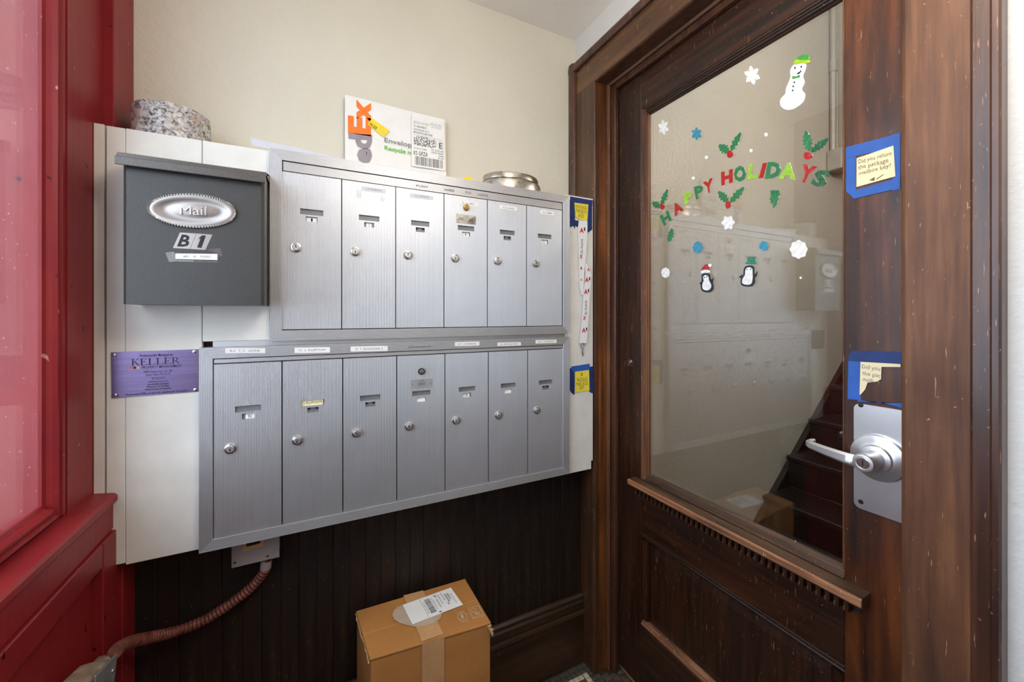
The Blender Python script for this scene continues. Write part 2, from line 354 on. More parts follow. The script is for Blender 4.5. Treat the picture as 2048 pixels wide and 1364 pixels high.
# ------------------------------------------------------------------ object helpers
ORG = {}
def mesh_from(name, parts):
    fin = B(); mats = []
    for bm, m in parts:
        if m not in mats: mats.append(m)
        add(fin, bm, mats.index(m))
    me = bpy.data.meshes.new(name); fin.to_mesh(me); fin.free()
    for m in mats: me.materials.append(M[m])
    return me
def smooth(me, deg=35):
    for p in me.polygons: p.use_smooth = True
    try: me.set_sharp_from_angle(angle=math.radians(deg))
    except Exception: pass
def obj(name, bm, m=None, parent=None, org=None, sm=False, label=None, kind=None):
    parts = bm if isinstance(bm, list) else [(bm, m)]
    me = mesh_from(name, parts)
    o = bpy.data.objects.new(name, me); COL.objects.link(o)
    if parent is not None:
        base = ORG[parent.name]; o.parent = parent
    else:
        base = Vector(org) if org is not None else Vector((0, 0, 0)); o.location = base
    me.transform(Matrix.Translation(-base)); ORG[o.name] = base
    if sm: smooth(me)
    if label: o['label'] = label
    if kind: o['kind'] = kind
    return o
def thing(name, label, cat, loc, group=None):
    o = bpy.data.objects.new(name, None); COL.objects.link(o); o.location = loc; o.empty_display_size = 0.05
    ORG[o.name] = Vector(loc); tag(o, label, cat, group); return o
def tag(o, label, cat, group=None):
    o['label'] = label; o['category'] = cat
    if group: o['group'] = group
    return o
def struct(name, bm, m=None, **k):
    o = obj(name, bm, m, **k); o['kind'] = 'structure'; return o
def sroot(name, loc):
    o = bpy.data.objects.new(name, None); COL.objects.link(o); o.location = loc; ORG[o.name] = Vector(loc); o['kind'] = 'structure'; return o

# room dimensions
XL, XLL = -0.405, -0.387          # left wall face above / below the window sill
YW, YWS = 1.333, 1.265            # plaster of the back wall, face of its wainscot
XR, XC, XD = 0.956, 0.936, 1.026  # right wall plaster, casing face, door face
ZC = H + 1.117                    # ceiling
YP, YF = 1.175, 1.16              # white cabinet face, mailbox unit face
ZP = H + 0.415                    # cabinet top
# ================================================================== setting
def wall_hole(axis, c0, c1, a0, a1, z0, z1, hole):
    """wall slab normal to an axis with one rectangular opening, a single connected mesh"""
    ha0, ha1, hz0, hz1 = hole; bm = B()
    A = [a0, ha0, ha1, a1]; Z = [z0, hz0, hz1, z1]
    pt = (lambda a, z, c: (c, a, z)) if axis == 'x' else (lambda a, z, c: (a, c, z))
    V = {}
    def v(i, j, c):
        k = (A[i], Z[j], c)
        if k not in V: V[k] = bm.verts.new(pt(A[i], Z[j], c))
        return V[k]
    cells = [(i, j) for i in range(3) for j in range(3) if (i, j) != (1, 1) and Z[j] < Z[j + 1]]
    edges = {}
    for i, j in cells:
        q = [(i, j), (i + 1, j), (i + 1, j + 1), (i, j + 1)]
        bm.faces.new([v(*p, c0) for p in q]); bm.faces.new([v(*p, c1) for p in q][::-1])
        for a, b in zip(q, q[1:] + q[:1]):
            k = frozenset(((A[a[0]], Z[a[1]]), (A[b[0]], Z[b[1]]))); edges.setdefault(k, []).append((a, b))
    for k, l in edges.items():
        if len(l) == 1:
            a, b = l[0]; bm.faces.new((v(*a, c0), v(*a, c1), v(*b, c1), v(*b, c0)))
    return bm
struct('ceiling', box(B(), -0.56, 1.08, -1.15, 1.42, ZC, ZC + 0.1), 'ceiling')
wb = struct('wall_back', box(B(), -0.42, 1.075, YW, YW + 0.09, 0, ZC), 'plaster')
# wainscot: one tongue-and-groove board after another
n = 15; pw = (XC - XLL) / n
tmpl = mesh_from('plank', [(prism(B(), [(0.0002, 0, 0), (0.0002, -(YW - YWS) + 0.002, 0), (0.002, -(YW - YWS), 0), (pw * 0.5 - 0.002, -(YW - YWS), 0), (pw * 0.5, -(YW - YWS) + 0.0012, 0),
                                        (pw * 0.5 + 0.002, -(YW - YWS), 0), (pw - 0.002, -(YW - YWS), 0), (pw - 0.0002, -(YW - YWS) + 0.002, 0), (pw - 0.0002, 0, 0)], (0, 0, H - 0.572)), 'wainscot')])
for i in range(n):
    o = bpy.data.objects.new('plank', tmpl); COL.objects.link(o); o.parent = wb; o.location = (XLL + i * pw, YW - 0.0005, 0.0)
# base board with its three-bead moulding
bb = sroot('baseboard_back', (0.27, 1.26, 0))
obj('base_plank', box(B(), XLL, XC - 0.001, 1.247, YWS, 0, H - 1.150), 'base_wood', bb)
prof = [(0, 0), (0.016, 0.0), (0.024, 0.006), (0.022, 0.014), (0.014, 0.017), (0.016, 0.025), (0.014, 0.045), (0.008, 0.052), (0.013, 0.058), (0.013, 0.066), (0.006, 0.073), (0, 0.074)]
obj('base_moulding', sweep(B(), [(z, o) for o, z in prof], (XLL, 1.2615, H - 1.150), (XC - 0.001, 1.2615, H - 1.150), (0, -1, 0), (0, 0, 1)), 'base_wood', bb)
# right wall with the doorway
wr = struct('wall_right', wall_hole('x', XR, 1.08, -1.15, YW + 0.09, 0, ZC, (0.305, 1.205, 0, H + 0.887)), 'plaster_white')
struct('wall_front', box(B(), -0.42, XR - 0.001, -1.15, -1.03, 0, ZC), 'plaster_white')
struct('trim_7', box(B(), -0.30, XR - 0.002, -1.029, -1.005, 0, H - 0.30, 0.004), 'wainscot')
wl = struct('wall_left', wall_hole('x', -0.53, -0.4265, -1.15, YW + 0.09, 0, ZC, (-0.34, 1.068, H - 0.395, H + 1.0)), 'red')
# panelling of the left wall under the window
def lw(name, y0, y1, z0, z1, x=XLL, bev=0.0, m='red'): return obj(name, box(B(), -0.427, x, y0, y1, z0, z1, bev), m, wl)
lw('stile', 1.115, 1.195, 0.0, H - 0.4725, XLL, 0.002)
lw('corner_board', 1.197, YWS + 0.06, 0.0, H - 0.4725, XLL + 0.004, 0.002)
lw('rail', -0.30, 1.113, H - 0.522, H - 0.4725, XLL, 0.002)
lw('rail', -0.30, 1.113, 0.0, 0.16, XLL, 0.002)
lw('panel', -0.30, 1.113, 0.162, H - 0.524, XLL - 0.018)
# window in the left wall
w1 = sroot('window_1', (XL, 0.36, H - 0.39))
def wbx(name, x0, x1, y0, y1, z0, z1, bev=0.002, m='red'): return obj(name, box(B(), x0, x1, y0, y1, z0, z1, bev), m, w1)
wbx('casing_board', -0.4264, XL, 1.218, YW - 0.001, H - 0.487, ZC - 0.001)
wbx('jamb', -0.4264, -0.4235, 1.072, 1.2175, H - 0.39, ZC - 0.001, 0.0)
wbx('head_board', -0.4264, XL, -0.42, 1.216, H + 1.0, ZC - 0.001)
wbx('side_board', -0.4264, XL, -0.42, -0.342, H - 0.487, H + 0.999)
obj('sill', prism(B(), [(-0.46, -0.42, H - 0.412), (-0.388, -0.42, H - 0.412), (-0.384, -0.42, H - 0.407), (-0.384, -0.42, H - 0.396), (-0.389, -0.42, H - 0.391), (-0.46, -0.42, H - 0.3805)], (0, 1.593, 0)), 'red', w1)
wbx('apron', -0.4264, -0.392, -0.42, 1.262, H - 0.4715, H - 0.4125, 0.003)
# stop moulding and sash, a stepped profile running round the pane
mp = [(0, 0), (0, 0.022), (0.004, 0.026), (0.009, 0.025), (0.011, 0.019), (0.014, 0.022), (0.019, 0.022), (0.022, 0.016), (0.024, 0.008), (0.029, 0.005), (0.029, 0)]
def wmould(name, a, b, side): return obj(name, sweep(B(), mp, a, b, (1, 0, 0), side), 'red', w1)
y0, y1, z0, z1, xb = -0.3395, 1.0665, H - 0.380, H + 0.999, -0.4485
wmould('stop_moulding', (xb, y1, z0 + 0.0), (xb, y1, z1), (0, -1, 0))
wmould('stop_moulding', (xb, y0, z0), (xb, y0, z1), (0, 1, 0))
wmould('stop_moulding', (xb, y0 + 0.030, z0), (xb, y1 - 0.030, z0), (0, 0, 1))
wmould('stop_moulding', (xb, y0 + 0.030, z1), (xb, y1 - 0.030, z1), (0, 0, -1))
obj('pane', box(B(), -0.4535, -0.4490, y0, y1, z0, z1), 'dusty_glass', w1)
struct('wall_exterior', box(B(), -0.72, -0.532, 1.10, 1.32, 0.0, 3.4), 'red_out')
struct('ground_outside', prism(B(), [(-9, -9, -0.12), (-0.56, -9, -0.12), (-0.56, 3, -0.12), (-9, 3, -0.12)], (0, 0, 0.1)), 'pave')
struct('porch_floor', box(B(), -0.56, 4.0, -4.0, -1.16, -0.1, -0.01), 'pave')

# floor of mosaic laid in a bed of grout
fl = struct('floor', box(B(), -0.56, 1.045, -1.16, 1.42, -0.08, -0.0035), 'grout')
tiles = {}
def tile(k, x, y, a, b):
    key = (k, round(a, 4), round(b, 4))
    if key not in tiles: tiles[key] = mesh_from('tile', [(box(B(), -a / 2, a / 2, -b / 2, b / 2, -0.004, 0, 0.0012), k)])
    o = bpy.data.objects.new('tile', tiles[key]); COL.objects.link(o); o.parent = fl
    o.location = (x + random.uniform(-.0006, .0006), y + random.uniform(-.0006, .0006), random.uniform(-0.0006, 0.0004)); o.rotation_euler = (random.uniform(-.01, .01), random.uniform(-.01, .01), random.uniform(-.03, .03))
far = {k: B() for k in ('tile_dark', 'tile_cream', 'tile_red')}
P0 = 0.0200; cnt = 0
def kind_at(i, j):
    d = min(i, j)
    return 'tile_dark' if d < 2 else 'tile_cream' if d == 2 else 'tile_red' if d < 5 else 'tile_cream' if d == 5 else 'tile_dark'
near = []
for i in range(0, 66):
    for j in range(0, 112):
        x = 0.957 - (i + 0.5) * P0; y = 1.2465 - (j + 0.5) * P0
        near.append((i, j, x, y))
near.sort(key=lambda q: (q[2] - 0.90) ** 2 * 0.6 + (q[3] - 1.23) ** 2)
for q, (i, j, x, y) in enumerate(near):
    k = kind_at(i, j); a = P0 - 0.0022
    if q < 230: tile(k, x, y, a, a)
    else: box(far[k], x - a / 2, x + a / 2, y - a / 2, y + a / 2, -0.0035, random.uniform(-.0004, .0003))
for k, b in far.items(): obj('mosaic_field', b, k, fl, kind='stuff')
for i in range(3):                                              # larger tiles inside the doorway
    for j in range(26):
        y = 1.170 - j * 0.034 - 0.016
        if y < 0.33: break
        if j < 12: tile('tile_red' if (i, j) in ((0, 1), (1, 4), (0, 6), (2, 2)) else 'tile_brown', 0.972 + i * 0.029, y - (i % 2) * 0.012, 0.026, 0.031)
struct('trim_5', box(B(), 1.0462, 1.16, 0.323, 1.182, -0.08, 0.026, 0.004), 'tan')       # threshold

# door casing, jambs and head
def vprism(pts, z0, z1): return prism(B(), [(x, y, z0) for x, y in pts], (0, 0, z1 - z0))
t1 = sroot('trim_1', (XC, 1.26, 0))
obj('casing_board', vprism([(XR - .0005, 1.297), (XC, 1.297), (XC, 1.211), (XC - .003, 1.206), (XC - .003, 1.190), (XC, 1.184), (XC + .004, 1.182), (XR - .0005, 1.182)], 0.0, H + 0.8695), 'casing_l', t1)
obj('backband', vprism([(XR - .0005, YW - .0005), (XC - .012, YW - .0005), (XC - .015, 1.325), (XC - .015, 1.308), (XC - .010, 1.300), (XC - .004, 1.2975), (XR - .0005, 1.2975)], 0.0, H + 1.0), 'casing_dark', t1)
obj('jamb_board', box(B(), XC + .0045, 0.9925, 1.1825, 1.204, 0, H + 0.8695, 0.001), 'jamb', t1)
obj('stop_bead', vprism([(0.9930, 1.204), (0.9930, 1.178), (0.995, 1.173), (1.000, 1.171), (1.004, 1.173), (1.006, 1.177), (1.006, 1.204)], 0.0, H + 0.8695), 'casing', t1)
obj('door_stop', box(B(), 1.0063, 1.0235, 1.150, 1.204, 0, H + 0.8695, 0.002), 'casing_dark', t1)
t2 = sroot('trim_2', (XC, 0.75, H + 0.87))
YA = 0.150
obj('casing_board', box(B(), XC, XR - .0005, YA + .04, 1.2972, H + 0.870, H + 0.964, 0.002), 'casing_h', t2)
hp = [(0, 0), (0.012, 0), (0.015, 0.006), (0.015, 0.024), (0.010, 0.033), (0.004, 0.036), (0, 0.036)]
obj('backband', sweep(B(), [(s, o + .0195) for o, s in hp] , (XR, YA, H + 0.9645), (XR, YW - .0008, H + 0.9645), (-1, 0, 0), (0, 0, 1)), 'casing_dark', t2)
obj('head_jamb', box(B(), XC + .0045, 0.9925, 0.33, 1.1815, H + 0.868, H + 0.886, 0.001), 'casing_dark', t2)
obj('head_bead', prism(B(), [(0.993, 0.33, H + 0.886), (0.993, 0.33, H + 0.866), (0.997, 0.33, H + 0.860), (1.004, 0.33, H + 0.861), (1.006, 0.33, H + 0.866), (1.006, 0.33, H + 0.886)], (0, 0.84, 0)), 'casing_h', t2)
obj('head_stop', box(B(), 1.0063, 1.0235, 0.33, 1.1495, H + 0.842, H + 0.886, 0.002), 'casing_dark', t2)
t3 = sroot('trim_3', (XC, 0.27, 0))
obj('casing_board', vprism([(XR - .0005, 0.2385), (XC, 0.2385), (XC, 0.316), (XC + .002, 0.321), (XC + .006, 0.323), (XR - .0005, 0.323)], 0.0, H + 0.8695), 'casing', t3)
obj('backband', vprism([(XR - .0005, 0.2045), (XC - .006, 0.2045), (XC - .010, 0.207), (XC - .010, 0.2135), (XC - .007, 0.2165), (XC - .007, 0.234), (XC - .002, 0.238), (XR - .0005, 0.238)], 0.0, H + 0.9640), 'casing_dark', t3)
obj('jamb_board', box(B(), XC + .0065, 1.0235, 0.306, 0.3225, 0, H + 0.868, 0.001), 'jamb', t3)

# ------------------------------------------------------------------ the glazed door
dr = sroot('door_1', (1.048, 0.745, 0.03))
X0, X1 = XD, 1.070
OY0, OY1, OZ0, OZ1 = 0.4455, 1.0395, H - 0.5722, H + 0.7165
obj('hinge_stile', box(B(), X0, X1, OY1, 1.168, 0.03, H + 0.862, 0.0015), 'door', dr)
obj('lock_stile', box(B(), X0, X1, 0.335, OY0 - .0003, 0.03, H + 0.862, 0.0015), 'stain', dr)
obj('top_rail', box(B(), X0, X1, OY0, OY1 - .0003, OZ1, H + 0.862, 0.001), 'door_h', dr)
obj('lock_rail', box(B(), X0, X1, OY0, OY1 - .0003, H - 0.757, OZ0, 0.001), 'door_h', dr)
obj('bottom_rail', box(B(), X0, X1, OY0, OY1 - .0003, 0.03, H - 1.085, 0.001), 'door_h', dr)
# recessed lower panel with its moulding
pn = B(); py0, py1, pz0, pz1 = OY0 + .0005, OY1 - .0008, H - 1.0845, H - 0.7575
def ring(bm, loops):
    rs = [[bm.verts.new((x, *p)) for p in ((a, c), (b, c), (b, d), (a, d))] for x, a, b, c, d in loops]
    for r, s in zip(rs, rs[1:]):
        for i in range(4): bm.faces.new((r[i], r[(i + 1) % 4], s[(i + 1) % 4], s[i]))
    bm.faces.new(rs[-1]); return bm
L = lambda x, d: (x, py0 + d, py1 - d, pz0 + d, pz1 - d)
ring(pn, [L(1.046, 0.0), L(1.046, 0.026), L(1.046, 0.026), L(1.0395, 0.030), L(1.036, 0.052)])
obj('panel', pn, 'door', dr)
pm = [(0, 0.0), (0, 0.014), (0.004, 0.019), (0.009, 0.019), (0.012, 0.014), (0.016, 0.016), (0.021, 0.013), (0.0245, 0.004), (0.0245, 0)]
def pmould(a, b, side, m): return obj('panel_moulding', sweep(B(), pm, a, b, (-1, 0, 0), side), m, dr)
pmould((1.0455, py0, pz0), (1.0455, py1, pz0), (0, 0, 1), 'wood_worn')
pmould((1.0455, py0, pz1), (1.0455, py1, pz1), (0, 0, -1), 'door_h')
pmould((1.0455, py1, pz0 + .025), (1.0455, py1, pz1 - .025), (0, -1, 0), 'door')
pmould((1.0455, py0, pz0 + .025), (1.0455, py0, pz1 - .025), (0, 1, 0), 'door')
# glazing beads: stepped, sloping down to the glass
gb = [(0, -0.004), (0, 0.020), (0.003, 0.0225), (0.007, 0.0215), (0.008, 0.018), (0.012, 0.017), (0.013, 0.0135), (0.017, 0.012), (0.018, 0.007), (0.021, 0.004), (0.021, -0.004)]
def gbead(a, b, side, m): return obj('glazing_bead', sweep(B(), gb, a, b, (-1, 0, 0), side), m, dr)
GX = 1.047
gbead((GX, OY1 - .0004, OZ0), (GX, OY1 - .0004, OZ1 - .0003), (0, -1, 0), 'shelf' if False else 'casing')
obj('glazing_bead', box(B(), GX - .018, GX, OY0 + .0003, OY0 + .0045, OZ0 + .02, OZ1 - .022, .001), 'casing', dr)
gbead((GX, OY0, OZ1 - .0003), (GX, OY1 - .0220, OZ1 - .0003), (0, 0, -1), 'door_h')
gbead((GX, OY0, OZ0 + .0003), (GX, OY1 - .0220, OZ0 + .0003), (0, 0, 1), 'shelf')
obj('pane', box(B(), GX, GX + 0.005, OY0 + .001, OY1 - .001, OZ0 + .001, OZ1 - .001), 'glass', dr)
# little shelf under the glass with a row of dentils
sh = B(); prism(sh, [(X0 - .0003, 0.4, H - .5715), (0.990, 0.4, H - .5735), (0.990, 0.4, H - .5935), (X0 - .0003, 0.4, H - .5935)], (0, 0.662, 0))
se = B(); prism(se, [(0.990, 0.3995, H - .5733), (0.9855, 0.3995, H - .5765), (0.9850, 0.3995, H - .5895), (0.990, 0.3995, H - .5937)], (0, 0.663, 0))
shf = obj('shelf', [(sh, 'shelf')], None, dr); obj('worn_edge', se, 'wood_worn', shf, label='pale worn front edge')
obj('bed_moulding', prism(B(), [(X0 - .0003, 0.415, H - .594), (1.000, 0.415, H - .594), (1.003, 0.415, H - .603), (X0 - .0003, 0.415, H - .603)], (0, 0.632, 0)), 'shelf', dr)
dm = mesh_from('dentil', [(box(B(), 0, 0.021, -0.0048, 0.0048, -0.021, 0, 0.0006), 'door_h')])
db = obj('dentil_backing', box(B(), X0 - .002, X0 - .0003, 0.415, 1.047, H - .625, H - .6035), 'void', dr)
for i in range(36):
    o = bpy.data.objects.new('dentil', dm); COL.objects.link(o); o.parent = dr
    o.location = Vector((1.0040, 1.0400 - i * 0.01735, H - 0.6032)) - ORG[dr.name]
# clear bumper on the hinge stile
PD = atx(XD)
c = PD(1262, 725)
obj('bumper', lathe(B(), [(0.0165, 0), (0.0165, 0.003), (0.0140, 0.010), (0.008, 0.0145), (0.0, 0.016)], c, (-1, 0, 0), 20), 'clear_plastic', dr, sm=True)
# lock set
pl = B(); a, b = PD(1709, 805), PD(1709, 1012)
pyl, pyr, pzt, pzb = a.y, 0.338, a.z, b.z
r = 0.012; pts = []
for (cy, cz, a0) in ((pyl - r, pzt - r, 0), (pyr + r, pzt - r, 90), (pyr + r, pzb + r, 180), (pyl - r, pzb + r, 270)):
    for k in range(6):
        q = math.radians(a0 + k * 18); pts.append((XD, cy + r * math.cos(q), cz + r * math.sin(q)))
prism(pl, pts, (-0.003, 0, 0))
plate = obj('lock_plate', pl, 'steel', dr, label='brushed steel plate')
for u, v in ((1723, 810), (1723, 1003)):
    c = PD(u, v) + Vector((-0.003, 0, 0)); obj('screw', lathe(B(), [(0.0048, 0), (0.0042, 0.0012), (0.001, 0.0015)], c, (-1, 0, 0), 14), 'black', plate)
LC = Vector((XD - .003, 0.385, H - 0.288))
rs = obj('rosette', lathe(B(), [(0.046, 0.0), (0.046, 0.006), (0.0445, 0.009), (0.034, 0.0125), (0.030, 0.015), (0.0275, 0.0155), (0.026, 0.021), (0.024, 0.022)], LC, (-1, 0, 0), 48), 'steel', dr, sm=True, label='round steel rosette')
lv = B(); lathe(lv, [(0.0175, 0.0), (0.0170, 0.018), (0.0180, 0.024), (0.0180, 0.044), (0.0165, 0.047), (0.0125, 0.0475), (0.0122, 0.0455), (0.0, 0.0453)], LC + Vector((-0.020, 0, 0)), (-1, 0, 0), 32)
lx = LC.x - 0.055; pth = []
for i in range(13):
    t = i / 12; y = LC.y + 0.010 + 0.088 * t
    x = lx - 0.004 * math.sin(t * PI); pth.append((x, y, LC.z - 0.004 * (1 - t) + 0.006 * t, 0.0125 - 0.0045 * t, 0.0052))
pth += [(lx + 0.004, LC.y + 0.1020, LC.z + 0.0065, 0.0078, 0.0055), (lx + 0.016, LC.y + 0.1035, LC.z + 0.007, 0.0075, 0.0045), (lx + 0.027, LC.y + 0.1025, LC.z + 0.007, 0.0065, 0.003)]
rings = []
for i, (x, y, z, hh, th) in enumerate(pth):
    p = Vector((x, y, z)); a = Vector(pth[max(0, i - 1)][:3]); b = Vector(pth[min(len(pth) - 1, i + 1)][:3]); t = (b - a).normalized()
    nx = t.cross(Vector((0, 0, 1))).normalized()
    rings.append([lv.verts.new(p + nx * th * sx * (0.72 if abs(sz) > .9 else 1) + Vector((0, 0, hh * sz))) for sx, sz in ((1, -.6), (1, .6), (.5, 1), (-.5, 1), (-1, .6), (-1, -.6), (-.5, -1), (.5, -1))])
for r1, r2 in zip(rings, rings[1:]):
    for k in range(8): lv.faces.new((r1[k], r1[(k + 1) % 8], r2[(k + 1) % 8], r2[k]))
lv.faces.new(rings[0][::-1]); lv.faces.new(rings[-1])
lever = obj('lever', lv, 'steel', dr, sm=True, label='steel lever handle')
kc = LC + Vector((-0.0655, 0, 0))
ky = lathe(B(), [(0.0105, 0), (0.0105, 0.0012), (0.0095, 0.0018), (0.0, 0.0018)], kc, (-1, 0, 0), 24)
ks = box(B(), kc.x - .0024, kc.x - .0016, kc.y - .0011, kc.y + .0011, kc.z - .005, kc.z + .005)
obj('key_cylinder', [(ky, 'chrome'), (ks, 'black')], None, lever)

# ------------------------------------------------------------------ stair hall beyond the door
struct('wall_hall', box(B(), 1.085, 5.0, 1.35, 1.45, 0, 3.6), 'hall_plaster')
struct('wall_hall_far', box(B(), 4.9, 5.0, -1.2, 1.345, 0, 3.6), 'hall_plaster')
struct('wall_hall_near', box(B(), 1.085, 5.0, -1.3, -1.2, 0, 3.6), 'hall_plaster')
struct('floor_hall', box(B(), 1.165, 5.0, -1.2, 1.345, -0.08, 0.0), 'hall_floor')
struct('ceiling_hall', box(B(), 1.085, 5.0, -1.3, 1.45, 3.6, 3.7), 'ceiling')
struct('trim_6', box(B(), 1.165, 1.99, 1.332, 1.3495, 0, 0.17, 0.004), 'stairs')
st = thing('staircase', 'dark wooden staircase rising along the wall behind the door glass', 'staircase', (2.1, 0.9, 0))
for i in range(10):
    x = 1.98 + i * 0.222; z = (i + 1) * 0.181
    obj('riser', box(B(), x, x + 0.02, 0.32, 1.318, z - 0.181 + (0.002 if i else 0.001), z - 0.03), 'stairs', st)
    obj('tread', box(B(), x - 0.025, x + 0.222, 0.30, 1.318, z - 0.0295, z, 0.005), 'stairs', st)
sl = 0.181 / 0.222
obj('wall_stringer', prism(B(), [(1.93, 1.3195, 0.001), (2.02, 1.3195, 0.001), (1.98 + 2.22, 1.3195, 1.77), (1.98 + 2.22, 1.3195, 2.02), (1.93, 1.3195, 0.02)], (0, 0.029, 0)), 'stairs', st)
cd = thing('wall_conduit', 'grey conduit running down the hall wall seen through the glass', 'conduit', (2.93, 1.31, H + 0.95))
obj('pipe', tube(B(), [(2.930, 1.330, H + 1.03), (2.930, 1.330, 3.59)], 0.017, 14), 'pipe', cd, sm=True)
obj('pipe', tube(B(), [(2.985, 1.336, H + 1.03), (2.985, 1.336, 3.59)], 0.012, 12), 'pipe', cd, sm=True)
obj('coupling', tube(B(), [(2.930, 1.330, H + 1.53), (2.930, 1.330, H + 1.60)], 0.022, 14), 'pipe', cd, sm=True)
obj('junction_box', box(B(), 2.89, 3.03, 1.265, 1.3495, H + 0.90, H + 1.03, 0.006), 'pipe', cd)
obj('box_cover', box(B(), 2.89, 3.03, 1.258, 1.2645, H + 0.90, H + 1.03, 0.002), 'paper', cd, label='white box cover')
# ================================================================== mailbox wall
cb = thing('mailbox_cabinet', 'white painted plywood cabinet that carries all the mailboxes', 'cabinet', (0.26, 1.26, H - 0.56))
def bd(name, x0, x1, y0, y1, z0, z1, m='white_board', bev=0.0012, **k): return obj(name, box(B(), x0, x1, y0, y1, H + z0, H + z1, bev), m, cb, **k)
bd('front_board', -0.4035, -0.3722, YP + .0005, 1.193, -0.552, 0.415)
bd('front_board', -0.3715, -0.2350, YP, 1.193, -0.556, 0.4155)
bd('front_board', -0.2338, -0.0960, YP, 1.193, -0.0635, 0.4155)
bd('front_board', 0.8000, 0.9235, YP, 1.193, -0.536, 0.428)
bd('front_board', 0.8000, 0.9165, YP + .0004, 1.193, -0.566, -0.5362)
bd('front_board', -0.0955, 0.7995, YP + .002, 1.193, -0.062, 0.4150)
bd('front_board', -0.2345, 0.7995, YP + .002, 1.193, -0.556, -0.0775)
bd('inner_board', -0.2336, 0.7996, 1.1934, 1.20, -0.0774, -0.0622, 'rust', 0)
bd('gap_strip', -0.2140, 0.8120, YP + .001, 1.1925, -0.0772, -0.0638, 'alu', 0, label='grey metal strip in the gap')
bd('side_board', -0.4032, -0.3860, 1.1935, YW - .0005, -0.552, 0.4145)
bd('side_board', 0.905, 0.923, 1.1935, YW - .0005, -0.536, 0.4145)
bd('top_board', -0.3855, 0.9045, 1.1935, YW - .0005, 0.3995, 0.4150)
bd('bottom_board', -0.3855, 0.9045, 1.1935, YW - .0005, -0.5565, -0.540)
# narrow scribed strip that fills the recess of the red window casing
sc = thing('scribe_strip', 'narrow white strip between red window jamb and white cabinet', 'strip', (-0.414, 1.175, H - 0.44))
obj('strip_board', prism(B(), [(-0.4225, 1.1735, H - .424), (-0.4062, 1.1735, H - .430), (-0.4062, 1.1735, H + .4155), (-0.4225, 1.1735, H + .4155)], (0, 0.042, 0)), 'white_board', sc)
obj('bare_end', prism(B(), [(-0.4225, 1.1737, H - .4242), (-0.4062, 1.1737, H - .4302), (-0.4062, 1.1737, H - .445), (-0.4140, 1.1737, H - .445), (-0.4215, 1.1737, H - .436)], (0, 0.0415, 0)), 'raw_wood', sc, label='bare orange plywood end')

RP = 0.0033
def ribbed_plate(bm, w, h, holes, amp=0.00045, vertical=True):
    """front sheet with fine vertical ribs and real cut-outs; x 0..w, z 0..h, front at y=0, 7 mm deep"""
    n = max(3, int(round(w / RP))); p = w / n
    xs = {0.0: 0.0, w: 0.0}
    for i in range(n):
        xs[round(i * p + p * 0.12, 6)] = 0.0; xs[round(i * p + p * 0.3, 6)] = -amp; xs[round(i * p + p * 0.82, 6)] = -amp; xs[round(i * p + p * 0.97, 6)] = 0.0
    def yat(x):
        k = sorted(xs)
        for a, b in zip(k, k[1:]):
            if a <= x <= b: return xs[a] + (xs[b] - xs[a]) * (x - a) / max(1e-9, b - a)
        return 0.0
    for x0, x1, z0, z1 in holes:
        for x in (x0, x1):
            if not any(abs(x - k) < 1e-5 for k in xs): xs[round(x, 6)] = yat(x)
    X = sorted(xs); Z = sorted({0.0, h} | {z for q in holes for z in q[2:]})
    V = [[bm.verts.new((x, xs[x], z)) for z in Z] for x in X]
    for i in range(len(X) - 1):
        for j in range(len(Z) - 1):
            cx, cz = (X[i] + X[i + 1]) / 2, (Z[j] + Z[j + 1]) / 2
            if any(a < cx < b and c < cz < d for a, b, c, d in holes): continue
            bm.faces.new((V[i][j], V[i + 1][j], V[i + 1][j + 1], V[i][j + 1]))
    D = 0.007
    def quad(a, b, c, d): bm.faces.new([bm.verts.new(q) for q in (a, b, c, d)])
    for (x0, x1, z0, z1), s in [((0, w, 0, h), 1)] + [(q, -1) for q in holes]:
        d = D if s > 0 else 0.0045
        c = [(x0, z0), (x1, z0), (x1, z1), (x0, z1)]
        for (a, b), (e, f) in zip(c, c[1:] + c[:1]): quad((a, 0, b), (e, 0, f), (e, d, f), (a, d, b))
    return bm
def cylinder_lock(ref_mats=('chrome', 'steel', 'black'), r=0.0125, slit=(0, -1)):
    a = lathe(B(), [(r, 0.0), (r, 0.0035), (r * .93, 0.0055), (r * .72, 0.0062), (r * .70, 0.0050), (r * .66, 0.0050)], (0, 0, 0), (0, -1, 0), 28)
    b = lathe(B(), [(r * .66, 0.0040), (r * .64, 0.0062), (r * .58, 0.0068), (0, 0.0068)], (0, 0, 0), (0, -1, 0), 24)
    c = box(B(), -0.0012, 0.0012, -0.0075, -0.0060, -r * .42 if slit[1] < 0 else -r * .1, r * .1 if slit[1] < 0 else r * .42)
    return mesh_from('lock', [(a, ref_mats[0]), (b, ref_mats[1]), (c, ref_mats[2])])
lock_dn = cylinder_lock(); lock_up = cylinder_lock(slit=(0, 1)); master = cylinder_lock(('brass', 'brass', 'black'), 0.0098); master_dark = cylinder_lock(('black', 'alu_slot', 'black'), 0.0098)
for m_ in (lock_dn, lock_up, master, master_dark): smooth(m_, 30)
DW = 0.1392
def hook(name, me, parent, loc):
    o = bpy.data.objects.new(name, me); COL.objects.link(o); o.parent = parent; o.location = Vector(loc) - ORG[parent.name]; ORG[o.name] = ORG[parent.name]; return o
